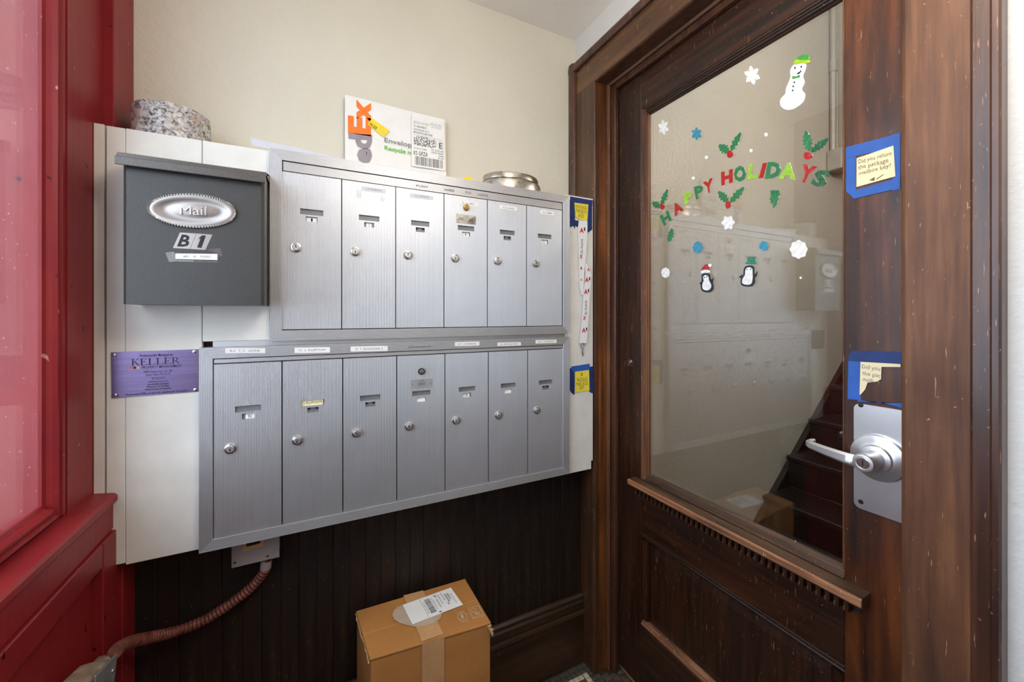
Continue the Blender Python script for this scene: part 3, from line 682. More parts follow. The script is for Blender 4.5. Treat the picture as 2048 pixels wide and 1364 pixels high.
def unit(name, label, x0, x1, z0, z1, xs, ztop, zbot, slot_dz, lock_dz, master_at, nums, lockstyle, text_on):
    root = thing(name, label, 'mailbox', ((x0 + x1) / 2, YF, z0))
    fw = 0.0265
    # extruded ribbed frame, mitred at the corners
    prof = [(0.0, 0.017), (0.0, 0.0008)]
    nr = 8
    for i in range(nr):
        a = i * fw / nr; b = fw / nr
        prof += [(a + b * .12, 0.0010), (a + b * .32, 0.0), (a + b * .80, 0.0), (a + b * .98, 0.0010)]
    prof += [(fw, 0.001), (fw, 0.012)]
    def loop(d, y): return [(x0 + d, YF - .003 + y, z0 + d), (x1 - d, YF - .003 + y, z0 + d), (x1 - d, YF - .003 + y, z1 - d), (x0 + d, YF - .003 + y, z1 - d)]
    for k, nm in enumerate(('frame_bottom', 'frame_side', 'frame_top', 'frame_side')):
        bm = B(); rows = [[bm.verts.new(loop(d, y)[k]), bm.verts.new(loop(d, y)[(k + 1) % 4])] for d, y in prof]
        for a, b in zip(rows, rows[1:]): bm.faces.new((a[0], a[1], b[1], b[0]))
        obj(nm, bm, 'alu', root)
    obj('housing', box(B(), x0 + fw - .002, x1 - fw + .002, YF + 0.0105, YF + .0148, z0 + fw - .004, z1 - fw + .004), 'void', root)
    rb = B(); ribbed_plate(rb, z1 - fw - ztop - 0.0045, x1 - x0 - 2 * fw - 0.004, [])
    for v in rb.verts: v.co = Vector((x0 + fw + 0.002 + v.co.z, YF + 0.0005 + v.co.y, ztop + 0.0025 + v.co.x))
    obj('retainer_bar', rb, 'alu', root)
    h = ztop - zbot; sw, shh, nw, nh = 0.0535, 0.0148, 0.0262, 0.0132
    cx = DW / 2 - 0.001
    holes = [(cx - sw / 2, cx + sw / 2, h - slot_dz - shh, h - slot_dz), (cx - nw / 2, cx + nw / 2, h - slot_dz - shh - 0.0045 - nh, h - slot_dz - shh - 0.0045)]
    me = mesh_from('door', [(ribbed_plate(B(), DW, h, holes), 'alu')])
    sb = mesh_from('slot_back', [(box(B(), cx - sw / 2 - .001, cx + sw / 2 + .001, 0.0046, 0.0056, holes[0][2] - .001, holes[0][3] + .001), 'alu_slot'), (box(B(), cx - nw / 2 - .001, cx + nw / 2 + .001, 0.0046, 0.0056, holes[1][2] - .001, holes[1][3] + .001), 'alu_slot')])
    hb = mesh_from('number_holder', [(box(B(), cx - nw / 2, cx - nw / 2 + .007, 0.0036, 0.0045, holes[1][3] - .006, holes[1][3]), 'black'), (box(B(), cx + nw / 2 - .007, cx + nw / 2, 0.0036, 0.0045, holes[1][3] - .006, holes[1][3]), 'black')])
    doors = []
    for i, x in enumerate(xs):
        d = hook('door', me, root, (x, YF, zbot)); ORG[d.name] = Vector((0, 0, 0)); doors.append(d)
        k = bpy.data.objects.new('slot_back', sb); COL.objects.link(k); k.parent = d
        lk = bpy.data.objects.new('lock', lock_up if lockstyle[i] else lock_dn); COL.objects.link(lk); lk.parent = d; lk.location = (0.0325, -0.0004, h - lock_dz)
        lk.rotation_euler = (0, random.uniform(-.25, .25), 0)
        t = nums[i]
        if t is None:
            k = bpy.data.objects.new('number_holder', hb); COL.objects.link(k); k.parent = d
        else:
            q = [Vector((cx - nw / 2 + t[1], 0, holes[1][3] - .0015)), Vector((cx + nw / 2 - t[2], 0, holes[1][3] - .0015)), Vector((cx + nw / 2 - t[2], 0, holes[1][2])), Vector((cx - nw / 2 + t[1], 0, holes[1][2]))]
            pts = [(slab(B(), q, Vector((0, 1, 0)), 0.0006, 0.0036), 'paper')]
            if t[0]: pts.append((text(B(), t[0], sub(q, .3, .15, .72, .85) if len(t[0]) > 1 else sub(q, .42, .12, .60, .86), (0, 0.0034, 0), 0.004), 'ink'))
            obj('number_card', pts, None, d)
        if i == master_at:
            mk = bpy.data.objects.new('master_lock', master if text_on == 'upper' else master_dark); COL.objects.link(mk); mk.parent = d; mk.location = (cx, -0.0004, h - slot_dz + 0.0755 - .019)
            zc = h - slot_dz + 0.0245 - .004
            q = [Vector((cx - .0315, 0, zc + .0135)), Vector((cx + .0315, 0, zc + .0135)), Vector((cx + .0315, 0, zc - .0135)), Vector((cx - .0315, 0, zc - .0135))]
            pts = [(slab(B(), q, Vector((0, -1, 0)), 0.001, 0.0005), 'alu' if text_on == 'lower' else 'tin')]
            bq = sub(q, .34, .34, .66, .70)
            pts.append((slab(B(), bq, Vector((0, -1, 0)), 0.0003, 0.0015), 'ink_grey'))
            pts.append((slab(B(), sub(bq, .05, .1, .95, .9), Vector((0, -1, 0)), 0.0003, 0.0016), 'alu'))
            pts.append((text(B(), 'U.S. MAIL', sub(q, .37, .10, .63, .25), (0, -.0017, 0), .01), 'ink_grey'))
            pts.append((text(B(), 'RESERVED', sub(bq, .12, .3, .88, .7), (0, -.0021, 0), .01), 'ink'))
            pts.append((lathe(B(), [(0.0022, 0), (0.0015, 0.0012), (0, .0014)], sub(q, .08, .5, .1, .5)[0] + Vector((0, -.0014, 0)), (0, -1, 0), 10), 'chrome'))
            pts.append((lathe(B(), [(0.0022, 0), (0.0015, 0.0012), (0, .0014)], sub(q, .92, .5, .94, .5)[0] + Vector((0, -.0014, 0)), (0, -1, 0), 10), 'chrome'))
            obj('maker_plate', pts, None, d, label='small riveted plate')
    return root, doors, h, cx
PF = aty(YF)
lx0 = -0.2098
LX = [lx0 + 0.0005 + i * 0.14185 for i in range(7)]
UX = [-0.0702 + i * 0.14165 for i in range(6)]
low, ldoors, lh, lcx = unit('mailbox_unit', 'lower wide aluminium mailbox unit with seven ribbed doors', -0.2374, 0.8066, H - 0.5575, H - 0.0770, LX, H - 0.1175, H - 0.5300, 0.104, 0.2035, 3,
    [('B2', .007, 0), None, None, ('', .001, .001), ('24', .001, .004), ('', .001, .001), None], [0, 0, 0, 0, 0, 0, 0], 'lower')
upp, udoors, uh, ucx = unit('mailbox_unit', 'upper aluminium mailbox unit with six ribbed doors under the envelope', -0.0950, 0.8066, H - 0.0655, H + 0.4180, UX, H + 0.3640, H - 0.0365, 0.089, 0.191, 3,
    [('1', .001, .0015), ('2', .006, .006), None, ('4', .001, .002), None, ('6', .001, .002)], [1, 0, 1, 0, 0, 1], 'upper')
# name strips and pen marks
def strip_label(parent, P, u0, v0, u1, v1, dv, body, m='paper', ink='ink_grey', off=0.0032, org=None, name='name_label', wide=(.12, .86)):
    q = rect(P, u0, v0, u1, v1, dv); o3 = -ORG[parent.name] if parent.name.startswith('door') else Vector((0, 0, 0))
    pts = []
    if m: pts.append((slab(B(), q, P.n, 0.0004, off), m))
    if body: pts.append((text(B(), body, sub(q, wide[0], .3, wide[1], .74), P.n * (off + .0006), 0.0), ink))
    return obj(name, pts, None, parent)
for u0, v0, u1, v1, dv, body in ((451, 696, 531, 706, 0, 'B-2.  T. C.  LEVINE'), (589, 695, 660, 706, -1, '21.  J.  ELLERTSON'), (701, 693, 775, 703, -1.5, '22.  T.  BUCKINGHAM  E'),
                                 (909, 684, 958, 692, -1, '24  C.  ANDERSON'), (994, 685, 1041, 692, -1, '25  SMITH & OPRU'), (1070, 680, 1112, 687, -1, '26  K.  FLORSON')):
    strip_label(low, PF, u0, v0, u1, v1, dv, body)
strip_label(low, PF, 817, 690, 861, 699, -2, '(Vacant)', None, 'ink', .0032, name='pen_writing', wide=(0, 1))
for u, v, t, du in ((832, 366, 'PUSH', 23), (889, 374, 'HARD', 20), (930, 380, 'TO', 12), (956, 384, 'LOCK', 21)):
    strip_label(upp, PF, u, v, u + du, v + 9.5, du * .13, t, None, 'ink_grey', .0012, name='pen_writing', wide=(0, 1))
def door_label(d, xloc, w_, zrel, h_, body, m='paper', ink='ink_grey', hh=None):
    hh = hh or uh
    q = [Vector((xloc, 0, hh - zrel)), Vector((xloc + w_, 0, hh - zrel)), Vector((xloc + w_, 0, hh - zrel - h_)), Vector((xloc, 0, hh - zrel - h_))]
    pts = [(slab(B(), q, Vector((0, -1, 0)), 0.0003, 0.0006), m)]
    if body: pts.append((text(B(), body, sub(q, .2, .28, .84, .76), (0, -.0012, 0), 0.0), ink))
    obj('name_label', pts, None, d)
door_label(udoors[1], 0.048, 0.064, 0.010, 0.0125, 'J. P. SCHENCK', 'paper_grey'); door_label(udoors[2], 0.040, 0.066, 0.011, 0.0125, 'A. J. STEWART', 'paper_grey')
door_label(udoors[3], 0.045, 0.062, 0.013, 0.0125, 'K. G. MEY'); door_label(udoors[4], 0.040, 0.064, 0.010, 0.0125, 'A. R. LANGE'); door_label(udoors[5], 0.050, 0.056, 0.008, 0.0135, 'A. I. BERR')
dd = ldoors[1]; zt = lh - 0.104
q = [Vector((lcx - .026, 0, zt - .0005)), Vector((lcx + .0235, 0, zt - .0005)), Vector((lcx + .0235, 0, zt - .0145)), Vector((lcx - .026, 0, zt - .0145))]
obj('name_card', [(slab(B(), q, Vector((0, 1, 0)), 0.0006, 0.0030), 'cream'), (text(B(), 'J. ELLERTSON', sub(q, .08, .25, .95, .8), (0, .0028, 0), 0.0, 0.05), 'ink')], None, dd)
# tape remains on two of the upper doors
for d, x, z, w_, h_ in ((udoors[1], .036, .022, .012, .022), (udoors[1], .098, .024, .012, .022)):
    q = [Vector((x, 0, uh - z)), Vector((x + w_, 0, uh - z)), Vector((x + w_, 0, uh - z - h_)), Vector((x, 0, uh - z - h_))]
    obj('tape_remains', slab(B(), q, Vector((0, -1, 0)), 0.0002, 0.0006), 'clear_tape', d)

# ------------------------------------------------------------------ black single mailbox
mb = thing('wall_mailbox', 'charcoal metal mailbox with oval plaque marked Mail and sticker B1', 'mailbox', (-0.222, YP, H + 0.022))
YM = 1.075
bm = B(); prism(bm, [(-0.3447, YM + .006, H + .0223), (-0.3387, YM, H + .0223), (-0.106, YM, H + .0223), (-0.0995, YM + .006, H + .0223), (-0.0995, YP - .0005, H + .0223), (-0.3447, YP - .0005, H + .0223)], (0, 0, 0.305))
obj('body', bm, 'mailbox', mb)
ld = B(); prism(ld, [(-0.3515, 1.0595, H + .3005), (-0.3515, 1.0595, H + .3175), (-0.3515, YP - .0005, H + .352), (-0.3515, YP - .0005, H + .329), (-0.3515, 1.072, H + .329), (-0.3515, 1.0625, H + .3005)], (0.2555, 0, 0))
bmesh.ops.bevel(ld, geom=[e for e in ld.edges if abs((e.verts[0].co - e.verts[1].co).x) > .1], offset=0.0012, segments=1, affect='EDGES')
obj('lid', ld, 'mailbox_lid', mb)
# oval plaque
c0 = Vector((-0.2287, YM, H + .2247)); ca, sa = math.cos(math.radians(3.5)), math.sin(math.radians(3.5))
def oval(f, d): return [(c0 + Vector((f[0] * math.cos(t) * ca - f[1] * math.sin(t) * sa, -d, f[0] * math.cos(t) * sa + f[1] * math.sin(t) * ca))) for t in [2 * PI * i / 96 for i in range(96)]]
pq = B(); rg = []
for fx, fy, d in ((.0765, .0365, .0), (.0765, .0365, .0035), (.071, .032, .0045), (.066, .0275, .0046), (.060, .0235, .0030), (.052, .0185, .0012), (.044, .0145, .0014), (.036, .0115, .0026), (.02, .006, .0032), (.004, .001, .0033)):
    rg.append([pq.verts.new(p) for p in oval((fx, fy), d)])
for a, b in zip(rg, rg[1:]):
    for i in range(96): pq.faces.new((a[i], a[(i + 1) % 96], b[(i + 1) % 96], b[i]))
pq.faces.new(rg[-1])
plq = obj('plaque', pq, 'satin', mb, sm=True, label='oval satin nickel plaque')
rimp = [(c0 + Vector((.0752 * math.cos(t) * ca - .0352 * math.sin(t) * sa, -.0040, .0752 * math.cos(t) * sa + .0352 * math.sin(t) * ca))) for t in [2 * PI * i / 360 for i in range(360)]]
obj('rope_rim', tube(B(), rimp, 0.0023, 6, True, lambda i: 1.0 + 0.28 * math.sin(i * 2 * PI / 4)), 'chrome', plq)
lt = B(); qa = c0 + Vector((-.0228, 0, -.0098)); 
gel_text(lt, 'Mail', [c0 + Vector((-.0225, 0, .0082)), c0 + Vector((.0225, 0, .0112)), c0 + Vector((.0225, 0, -.0085)), c0 + Vector((-.0225, 0, -.0115))], Vector((0, -1, 0)), 0.0068, 0.0)
obj('lettering', lt, 'chrome', plq)
PM = aty(YM)
for px, bx, ch in (([(360, 465), (392.5, 467), (380, 498), (346, 496)], [(364, 469), (383, 471), (377, 494), (354, 493)], 'B'), ([(393.2, 467), (425, 469.5), (411, 500), (380.6, 498)], [(402, 471), (411, 472), (403, 496), (394, 495)], '1')):
    obj('number_sticker', [(poly(B(), PM, px, .0004, .0002), 'satin'), ((text(B(), ch, Q(PM, *bx), PM.n * .0008, 0.03) if ch == 'B' else poly(B(), PM, [(405, 470.5), (412, 471.5), (403, 496), (394.5, 495), (401.3, 477), (397.5, 479), (399, 475)], .0002, .0007)), 'ink')], None, mb)
qn = Q(PM, (351, 507), (435, 508), (435, 520), (351, 518))
obj('name_label', [(slab(B(), qn, PM.n, .0004, .0006), 'paper'), (text(B(), '#B1   A.   MABIS', sub(qn, .18, .3, .84, .72), PM.n * .0012), 'ink_grey')], None, mb)
obj('clear_tape', poly(B(), PM, [(331, 505), (349, 503), (352, 523), (338, 524)], .0002, .0002), 'clear_tape', mb)
obj('clear_tape', poly(B(), PM, [(411, 499), (441, 496), (445, 512), (436, 514), (435, 507)], .0002, .0002), 'clear_tape', mb)
obj('clear_tape', poly(B(), PM, [(352, 519.5), (435, 521), (438, 526), (352, 523)], .0002, .0002), 'clear_tape', mb)

# ------------------------------------------------------------------ violet management sign
PS = aty(YP - .0005)
sg = thing('management_sign', 'violet metal management sign screwed to the white cabinet', 'sign', PS(310, 795))
qs = Q(PS, (222.5, 704.5), (396.5, 698.5), (397, 783), (224, 796))
obj('sign_plate', slab(B(), qs, PS.n, 0.0016, 0.0), 'sign', sg)
to = PS.n * 0.0019
def sl_(body, x0, y0, x1, y1, bold=0.0, m='violet'): return (text(B(), body, sub(qs, x0, y0, x1, y1), to, bold), m)
obj('lettering', [sl_('Professionally Managed by:', .315, .065, .70, .15, .015), sl_('PROPERTY MANAGEMENT', .335, .335, .80, .395, .008),
    sl_('14800 Galaxie Ave., Ste. 100', .352, .44, .685, .50), sl_('Apple Valley, MN 55124', .375, .51, .665, .575), sl_('952.432.9733', .445, .60, .60, .65),
    sl_('info@kellerproperty.com', .405, .675, .635, .725, 0, 'sign' if False else 'violet'), sl_('Accountability & Integrity', .395, .735, .645, .785, .02), sl_('Follow-thru & Flexibility', .39, .79, .65, .84, .02),
    sl_('Responsiveness & Availability', .37, .845, .675, .895, .02), sl_('Please make KPM your first call regarding the Association', .155, .925, .865, .985, .01)], None, sg)
SER = {'E': [[(.08, 0), (.28, 0), (.28, 1), (.08, 1)], [(0, .95), (.8, .95), (.8, 1), (0, 1)], [(.74, .78), (.8, .78), (.8, .95), (.74, .95)], [(.28, .48), (.6, .48), (.6, .54), (.28, .54)], [(.56, .38), (.61, .38), (.61, .64), (.56, .64)], [(0, 0), (.9, 0), (.9, .06), (0, .06)], [(.84, .06), (.9, .06), (.95, .26), (.9, .26)]],
       'L': [[(.08, 0), (.28, 0), (.28, 1), (.08, 1)], [(0, .95), (.38, .95), (.38, 1), (0, 1)], [(0, 0), (.9, 0), (.9, .06), (0, .06)], [(.84, .06), (.9, .06), (.96, .28), (.91, .28)]],
       'K': [[(.08, 0), (.25, 0), (.25, 1), (.08, 1)], [(0, .95), (.34, .95), (.34, 1), (0, 1)], [(0, 0), (.34, 0), (.34, .05), (0, .05)], [(.25, .46), (.34, .55), (.85, .97), (.76, .97)], [(.34, .57), (.46, .62), (1.02, 0), (.84, 0)], [(.66, .95), (.96, .95), (.96, 1), (.66, 1)]],
       'R': [[(.08, 0), (.26, 0), (.26, 1), (.08, 1)], [(0, .95), (.5, .95), (.5, 1), (0, 1)], [(0, 0), (.34, 0), (.34, .05), (0, .05)], [(.5, 1), (.5, .95), (.62, .88), (.64, .74), (.6, .6), (.45, .52), (.45, .46), (.7, .55), (.82, .72), (.78, .9), (.65, .98)], [(.26, .52), (.45, .52), (.45, .46), (.26, .46)], [(.42, .48), (.56, .5), (1.08, 0), (.88, 0)]]}
kb = B()
for i, ch in enumerate('KELLER'):
    x0 = .222 + i * .0915 + (0.005 if i else 0); q = sub(qs, x0, .165, x0 + .085, .315)
    for pg in SER[ch]:
        prism(kb, [q[3].lerp(q[2], a).lerp(q[0].lerp(q[1], a), b) + PS.n * .0018 for a, b in pg], PS.n * .0003)
sq = [(poly(B(), PS, [(u, 733), (u + 5, 732.9), (u + 5, 737.4), (u, 737.6)], .0003, .0018), m) for u, m in ((260, 'orange'), (267.5, 'violet'), (274, 'brass'))]
obj('emblem_lettering', [(kb, 'violet')] + sq, None, sg)
for x, y in ((.04, .065), (.955, .05), (.045, .94), (.965, .945)):
    obj('screw', lathe(B(), [(.0042, .0016), (.0036, .0032), (.0015, .0038), (0, .0038)], sub(qs, x, y, x, y)[0], PS.n, 14), 'chrome', sg, sm=True)

# ------------------------------------------------------------------ things on top of the cabinet
stn = B(); lathe(stn, [(.0735, 0), (.0765, .004), (.0765, .074), (.0735, .0785), (.066, .080), (0, .080)], (-0.3085, 1.2535, ZP + .0008), (0, 0, 1), 40)
for v in stn.verts:
    if v.co.x < -0.380: v.co.x = -0.380
    d = random.uniform(-.0007, .0007); v.co += Vector((d, d, 0))
tag(obj('granite_stone', stn, 'granite', None, (-0.3085, 1.2535, ZP), sm=True), 'speckled granite stone drum sitting on the white cabinet', 'stone')
# courier envelope
YE = 1.318; PE = aty(YE); VE = PE.n
ev = thing('courier_envelope', 'white cardboard courier envelope standing against the plaster', 'envelope', (0.25, YE, ZP))
e0 = PE(690, 190); e1 = PE(890, 240); ez = ZP + .0006
sh = B(); nx_, nz_ = 16, 6; V = []
for j in range(nz_ + 1):
    row = []
    for i in range(nx_ + 1):
        s, t = i / nx_, j / nz_; zt = e0.z + (e1.z - e0.z) * s
        row.append(sh.verts.new((e0.x + (e1.x + .004 * (1 - t) - e0.x) * s, YE - .0022 * math.sin(s * PI * 2.2) * (1 - .3 * t) - .002, ez + (zt - ez) * t)))
    V.append(row)
for j in range(nz_):
    for i in range(nx_): sh.faces.new((V[j][i], V[j][i + 1], V[j + 1][i + 1], V[j + 1][i]))
r_ = bmesh.ops.extrude_face_region(sh, geom=sh.faces[:])
for v in [x for x in r_['geom'] if isinstance(x, bmesh.types.BMVert)]: v.co.y += .0045
obj('sleeve', sh, 'paper', ev, sm=True)
PEf = aty(YE - .0046); eo = PEf.n * .0006
def vq(u0, v0, u1, v1, s): return Q(PEf, (u0, v1), (u0, v0), (u1, v0 + s), (u1, v1 + s))   # reads upward
obj('logo', [(text(B(), 'x', vq(713, 198, 742, 238, 8), eo, .05), 'orange'), (text(B(), 'E', vq(696, 230, 742, 266, 7), eo, .05), 'orange'),
             (text(B(), 'd', vq(697, 266, 744, 296, 4), eo, .045), 'purple_grey'), (text(B(), 'e', vq(714, 294, 744, 325, 4), eo, .045), 'purple_grey')], None, ev)
eo2 = PEf.n * .0010
obj('lettering', [(text(B(), 'Envelope', Q(PEf, (769, 275), (832, 287), (832, 300), (769, 287)), eo, .0), 'ink_grey'), (text(B(), 'Recycle me', Q(PEf, (769, 291), (832, 303), (832, 314), (769, 302)), eo, .02), 'ink_green')], None, ev)
qe = Q(PEf, (823, 226), (888, 242), (890, 342), (823, 332))
lp = [(slab(B(), qe, PEf.n, .0004, .0008), 'paper')]; lo = PEf.n * .0014
def lb(x0, y0, x1, y1, m='ink', bm=None): return (slab(bm or B(), sub(qe, x0, y0, x1, y1), PEf.n, .0002, .0013), m)
bar = B(); rb_ = random.Random(3); x = .10
while x < .93:
    wdt = rb_.choice((.012, .02, .03)); slab(bar, sub(qe, x, .80, min(.93, x + wdt), .965), PEf.n, .0002, .0013); x += wdt + rb_.choice((.012, .018, .025))
dots = B()
for j in range(9):
    for i in range(30):
        if rb_.random() < .55: slab(dots, sub(qe, .06 + i * .0225, .41 + j * .0205, .06 + i * .0225 + .021, .41 + j * .0205 + .018), PEf.n, .0002, .0013)
lp += [(bar, 'ink_grey'), (dots, 'ink_grey')]
for body, x0, y0, x1, y1, m in (('SHIP DATE: 16NOV', .56, .10, .92, .135, 'ink_light'), ('MINNEAPOLIS MN 55401', .06, .15, .5, .185, 'ink_light'), ('BILL SENDER', .60, .16, .9, .195, 'ink_light'),
        ('TO', .06, .215, .12, .25, 'ink'), ('RESIDENT', .16, .215, .45, .25, 'ink'), ('318 PHILLIP AV S', .06, .275, .52, .315, 'ink_grey'), ('MINNEAPOLIS MN 55408', .06, .33, .62, .37, 'ink_grey'), ('E', .83, .46, .93, .57, 'ink'),
        ('XS GPZA', .04, .70, .48, .78, 'ink'), ('27 NOV 3:00P', .06, .635, .45, .67, 'ink_grey'), ('TUE - 28 NOV 4:30P', .58, .61, .96, .65, 'ink_grey'), ('STANDARD OVERNIGHT', .58, .66, .96, .695, 'ink_grey'), ('55408', .8, .71, .96, .74, 'ink_grey'), ('MN-US MSP', .8, .755, .96, .785, 'ink_grey')):
    lp.append((text(B(), body, sub(qe, x0, y0, x1, y1), lo, .01), m))
fr_ = B()
for a in ((.06, .14, .93, .143), (.06, .395, .93, .398), (.81, .43, .95, .434), (.81, .59, .95, .594), (.81, .43, .815, .594), (.945, .43, .95, .594)): slab(fr_, sub(qe, *a), PEf.n, .0002, .0013)
lp.append((fr_, 'ink_grey'))
obj('shipping_label', lp, None, ev)
yq = Q(PEf, (744, 237), (779, 262), (767, 275), (735, 249)); 
obj('yellow_sticker', [(slab(B(), yq, PEf.n, .0004, .0018), 'yellow_bright'), (text(B(), 'ZAR-ZSZR', sub(yq, .05, .55, .48, .9), PEf.n * .0024, .02), 'ink'), (text(B(), 'EXPRESS', sub(yq, .62, .5, .9, .68), PEf.n * .0024, .0), 'ink_light')], None, ev, label='slanted yellow sticker')
# grey flyer lying on the ledge
fb = poly(B(), aty(1.180), [(500, 275), (504, 291), (545, 300.5), (692, 326.5), (691, 319), (600, 297)], .0012)
tag(obj('paper_flyer', fb, 'paper_grey', None, (-0.02, 1.18, ZP)), 'glossy grey flyer edge sticking up at the left end of the upper mailboxes', 'flyer')
# yellow scrap
yb = B(); c = Vector((0.462, 1.222, ZP + .0008)); prism(yb, [c + Vector(p) for p in ((-.035, -.03, 0), (.035, -.035, 0), (.035, .03, 0), (-.035, .03, 0))], (0, 0, .0006))
pk = B(); prism(pk, [(0.4226, 1.190, ZP + .0010), (0.4226, 1.190, ZP + .0140), (0.441, 1.192, ZP + .0270), (0.4647, 1.190, ZP + .0150), (0.4647, 1.190, ZP + .0010)], (0.002, .006, 0.0))
tag(obj('sticky_note', [(yb, 'yellow_bright'), (pk, 'yellow_bright')], None, None, (0.46, 1.2, ZP)), 'curled yellow sticky note on the ledge beside the round tin', 'note')
# round tin
tn = thing('metal_tin', 'tarnished silver tin with a lid on the cabinet ledge', 'tin', (0.625, 1.250, ZP))
obj('tin_body', lathe(B(), [(.100, 0.0006), (.1075, .004), (.1085, .034), (.105, .041), (.100, .0425)], (0.628, 1.252, ZP), (0, 0, 1), 64, .72, 1.0), 'tin', tn, sm=True)
obj('tin_lid', lathe(B(), [(.1005, .0430), (.1025, .0445), (.1025, .058), (.100, .0625), (.094, .0635), (0, .0645)], (0.624, 1.252, ZP), (0, 0, 1), 64, .72, 1.0), 'tin', tn, sm=True)

# ------------------------------------------------------------------ key notes and lanyard on the right of the cabinet
PK = aty(YP - .0004)
def strips(P, px, off): return slab(B(), Q(P, *px), P.n, .0004, off)
def add_note(name, label, P, tapes, card, cardm, lines, ink, base, tapem='blue_tape', wob=.05):
    t = thing(name, label, 'note', base)
    for i, tp in enumerate(tapes):
        m = tp[0] if isinstance(tp[0], str) else tapem; pp = tp[1:] if isinstance(tp[0], str) else tp
        obj('tape', poly(B(), P, pp, .0003, .0002 + .0005 * i), m, t)
    k = .0002 + .0005 * len(tapes)
    pts = [(poly(B(), P, card, .0003, k), cardm)]
    for body, q in lines: pts.append((text(B(), body, Q(P, *q), P.n * (k + .0006), 0.0, wob), ink))
    obj('card', pts, None, t); return t, k
add_note('key_note', 'small yellow key note in dark blue tape above the hanging lanyard', PK,
    [('navy_tape', (1139.5, 400), (1150, 402), (1150, 458), (1146, 452), (1139.5, 455)), ('navy_tape', (1172, 402), (1184, 400), (1184, 459), (1177, 464), (1172, 456)), ('navy_tape', (1140, 393), (1185, 401), (1184, 413), (1140, 408)), ('navy_tape', (1146, 440), (1184, 446), (1177, 465), (1165, 458), (1150, 452))],
    [(1148, 405.5), (1176, 409.5), (1174, 441), (1159, 440), (1150, 433)], 'yellow', [('PACKAGE', [(1150, 409), (1173, 413), (1173, 420), (1150, 416)]), ('MAILBOX', [(1151, 417), (1173, 421), (1173, 428), (1151, 425)]), ('KEY', [(1156, 428), (1168, 429), (1168, 437), (1156, 435)])], 'ink_brown', PK(1161, 455))
add_note('key_note', 'small yellow key note in dark blue tape under the lanyard clip', PK,
    [('navy_tape', (1139.5, 736), (1150, 738), (1149, 790), (1144, 787), (1139.5, 781)), ('navy_tape', (1177, 734), (1186.5, 732), (1186.5, 788), (1178, 783)), ('blue_tape', (1142, 733), (1179, 727), (1179, 739), (1144, 744))],
    [(1149, 744), (1177.5, 740), (1178.5, 781), (1150, 785)], 'yellow', [('PACKAGE', [(1153, 756), (1174, 754), (1174, 762), (1153, 764)]), ('MAIL BOX', [(1152, 765), (1175, 763), (1175, 770), (1152, 772)]), ('KEY', [(1159, 772), (1168, 771), (1168, 778), (1159, 779)]), ('l', [(1162, 745.5), (1164, 745.5), (1164, 752), (1162, 752)])], 'ink_brown', PK(1163, 785))
ln = thing('lanyard', 'white printed key lanyard hanging from a tape on the cabinet', 'lanyard', Vector((0.87, 1.165, H - 0.13)))
PL1, PL2 = aty(1.1695), aty(1.1630)
def ribbon(P, cl, wid, th=.0008):
    bm = B(); L_ = [P(u - wd / 2, v) for (u, v), wd in zip(cl, wid)]; R_ = [P(u + wd / 2, v) for (u, v), wd in zip(cl, wid)]
    for i in range(len(cl) - 1): prism(bm, [L_[i], R_[i], R_[i + 1], L_[i + 1]], P.n * th)
    return bm
c1 = [(1166, 441), (1165.5, 455), (1165, 480), (1164.5, 510), (1163.5, 530), (1163, 552), (1163.5, 575), (1165, 590)]
b1 = obj('strap', ribbon(PL1, c1, [17, 18.5, 17.5, 15.5, 12.5, 10, 8, 5]), 'strap', ln)
c2 = [(1171.5, 527), (1175, 538), (1176.5, 549), (1175, 570), (1172.5, 600), (1170, 640), (1167.5, 670), (1166, 686)]
b2 = obj('strap', ribbon(PL2, c2, [4, 9, 11.5, 12.5, 13, 13.5, 14, 14]), 'strap', ln)
def marks(par, P, off, As, skis, stars):
    pts = []
    for u, v, s in As:
        pts.append((text(B(), 'A', Q(P, (u, v), (u + 8 * s, v - .5), (u + 8 * s, v + 10 * s), (u, v + 10 * s)), P.n * off, .04), 'red_ink'))
        if s > .7: pts.append((text(B(), '1', Q(P, (u + 8.5 * s, v - 1), (u + 11 * s, v - 1), (u + 11 * s, v + 6 * s), (u + 8.5 * s, v + 6 * s)), P.n * off, .03), 'ink'))
    for u, v0, v1 in skis: pts.append((text(B(), 'Ski Austria', Q(P, (u, v1), (u, v0), (u + 5, v0), (u + 5, v1)), P.n * off, .01), 'ink_grey'))
    for u, v in stars: pts.append((text(B(), 'x', Q(P, (u, v), (u + 6, v), (u + 5, v + 8), (u - 1, v + 8)), P.n * off, .02), 'red_ink'))
    obj('print', pts, None, par)
marks(b1, PL1, .0011, [(1159, 456, 1), (1159.5, 533, .65), (1160.5, 557, .5)], [(1160.5, 478, 507)], [(1159.5, 509)])
marks(b2, PL2, .0011, [(1174, 536, .68), (1169.5, 555, .95), (1167.5, 579, .95), (1163.5, 656, .95)], [(1168.5, 601, 630)], [(1166, 632)])
lp1 = PL2(1166.5, 686); hk = Vector((lp1.x, 1.166, lp1.z))
obj('clip', tube(B(), spline([hk + Vector(p) for p in ((0, 0, .002), (-.006, 0, -.004), (-.007, 0, -.014), (-.001, 0, -.022), (.003, 0, -.016), (.005, 0, -.006), (.002, 0, 0.0))], 5), 0.0016, 8), 'chrome', ln, sm=True, label='small metal clip')
obj('clip_hook', tube(B(), spline([hk + Vector(p) for p in ((-.001, 0, -.020), (-.003, 0, -.030), (-.001, 0, -.040), (.002, 0, -.047), (.001, 0, -.036), (.0015, 0, -.022))], 5), 0.0012, 8), 'chrome', ln, sm=True)

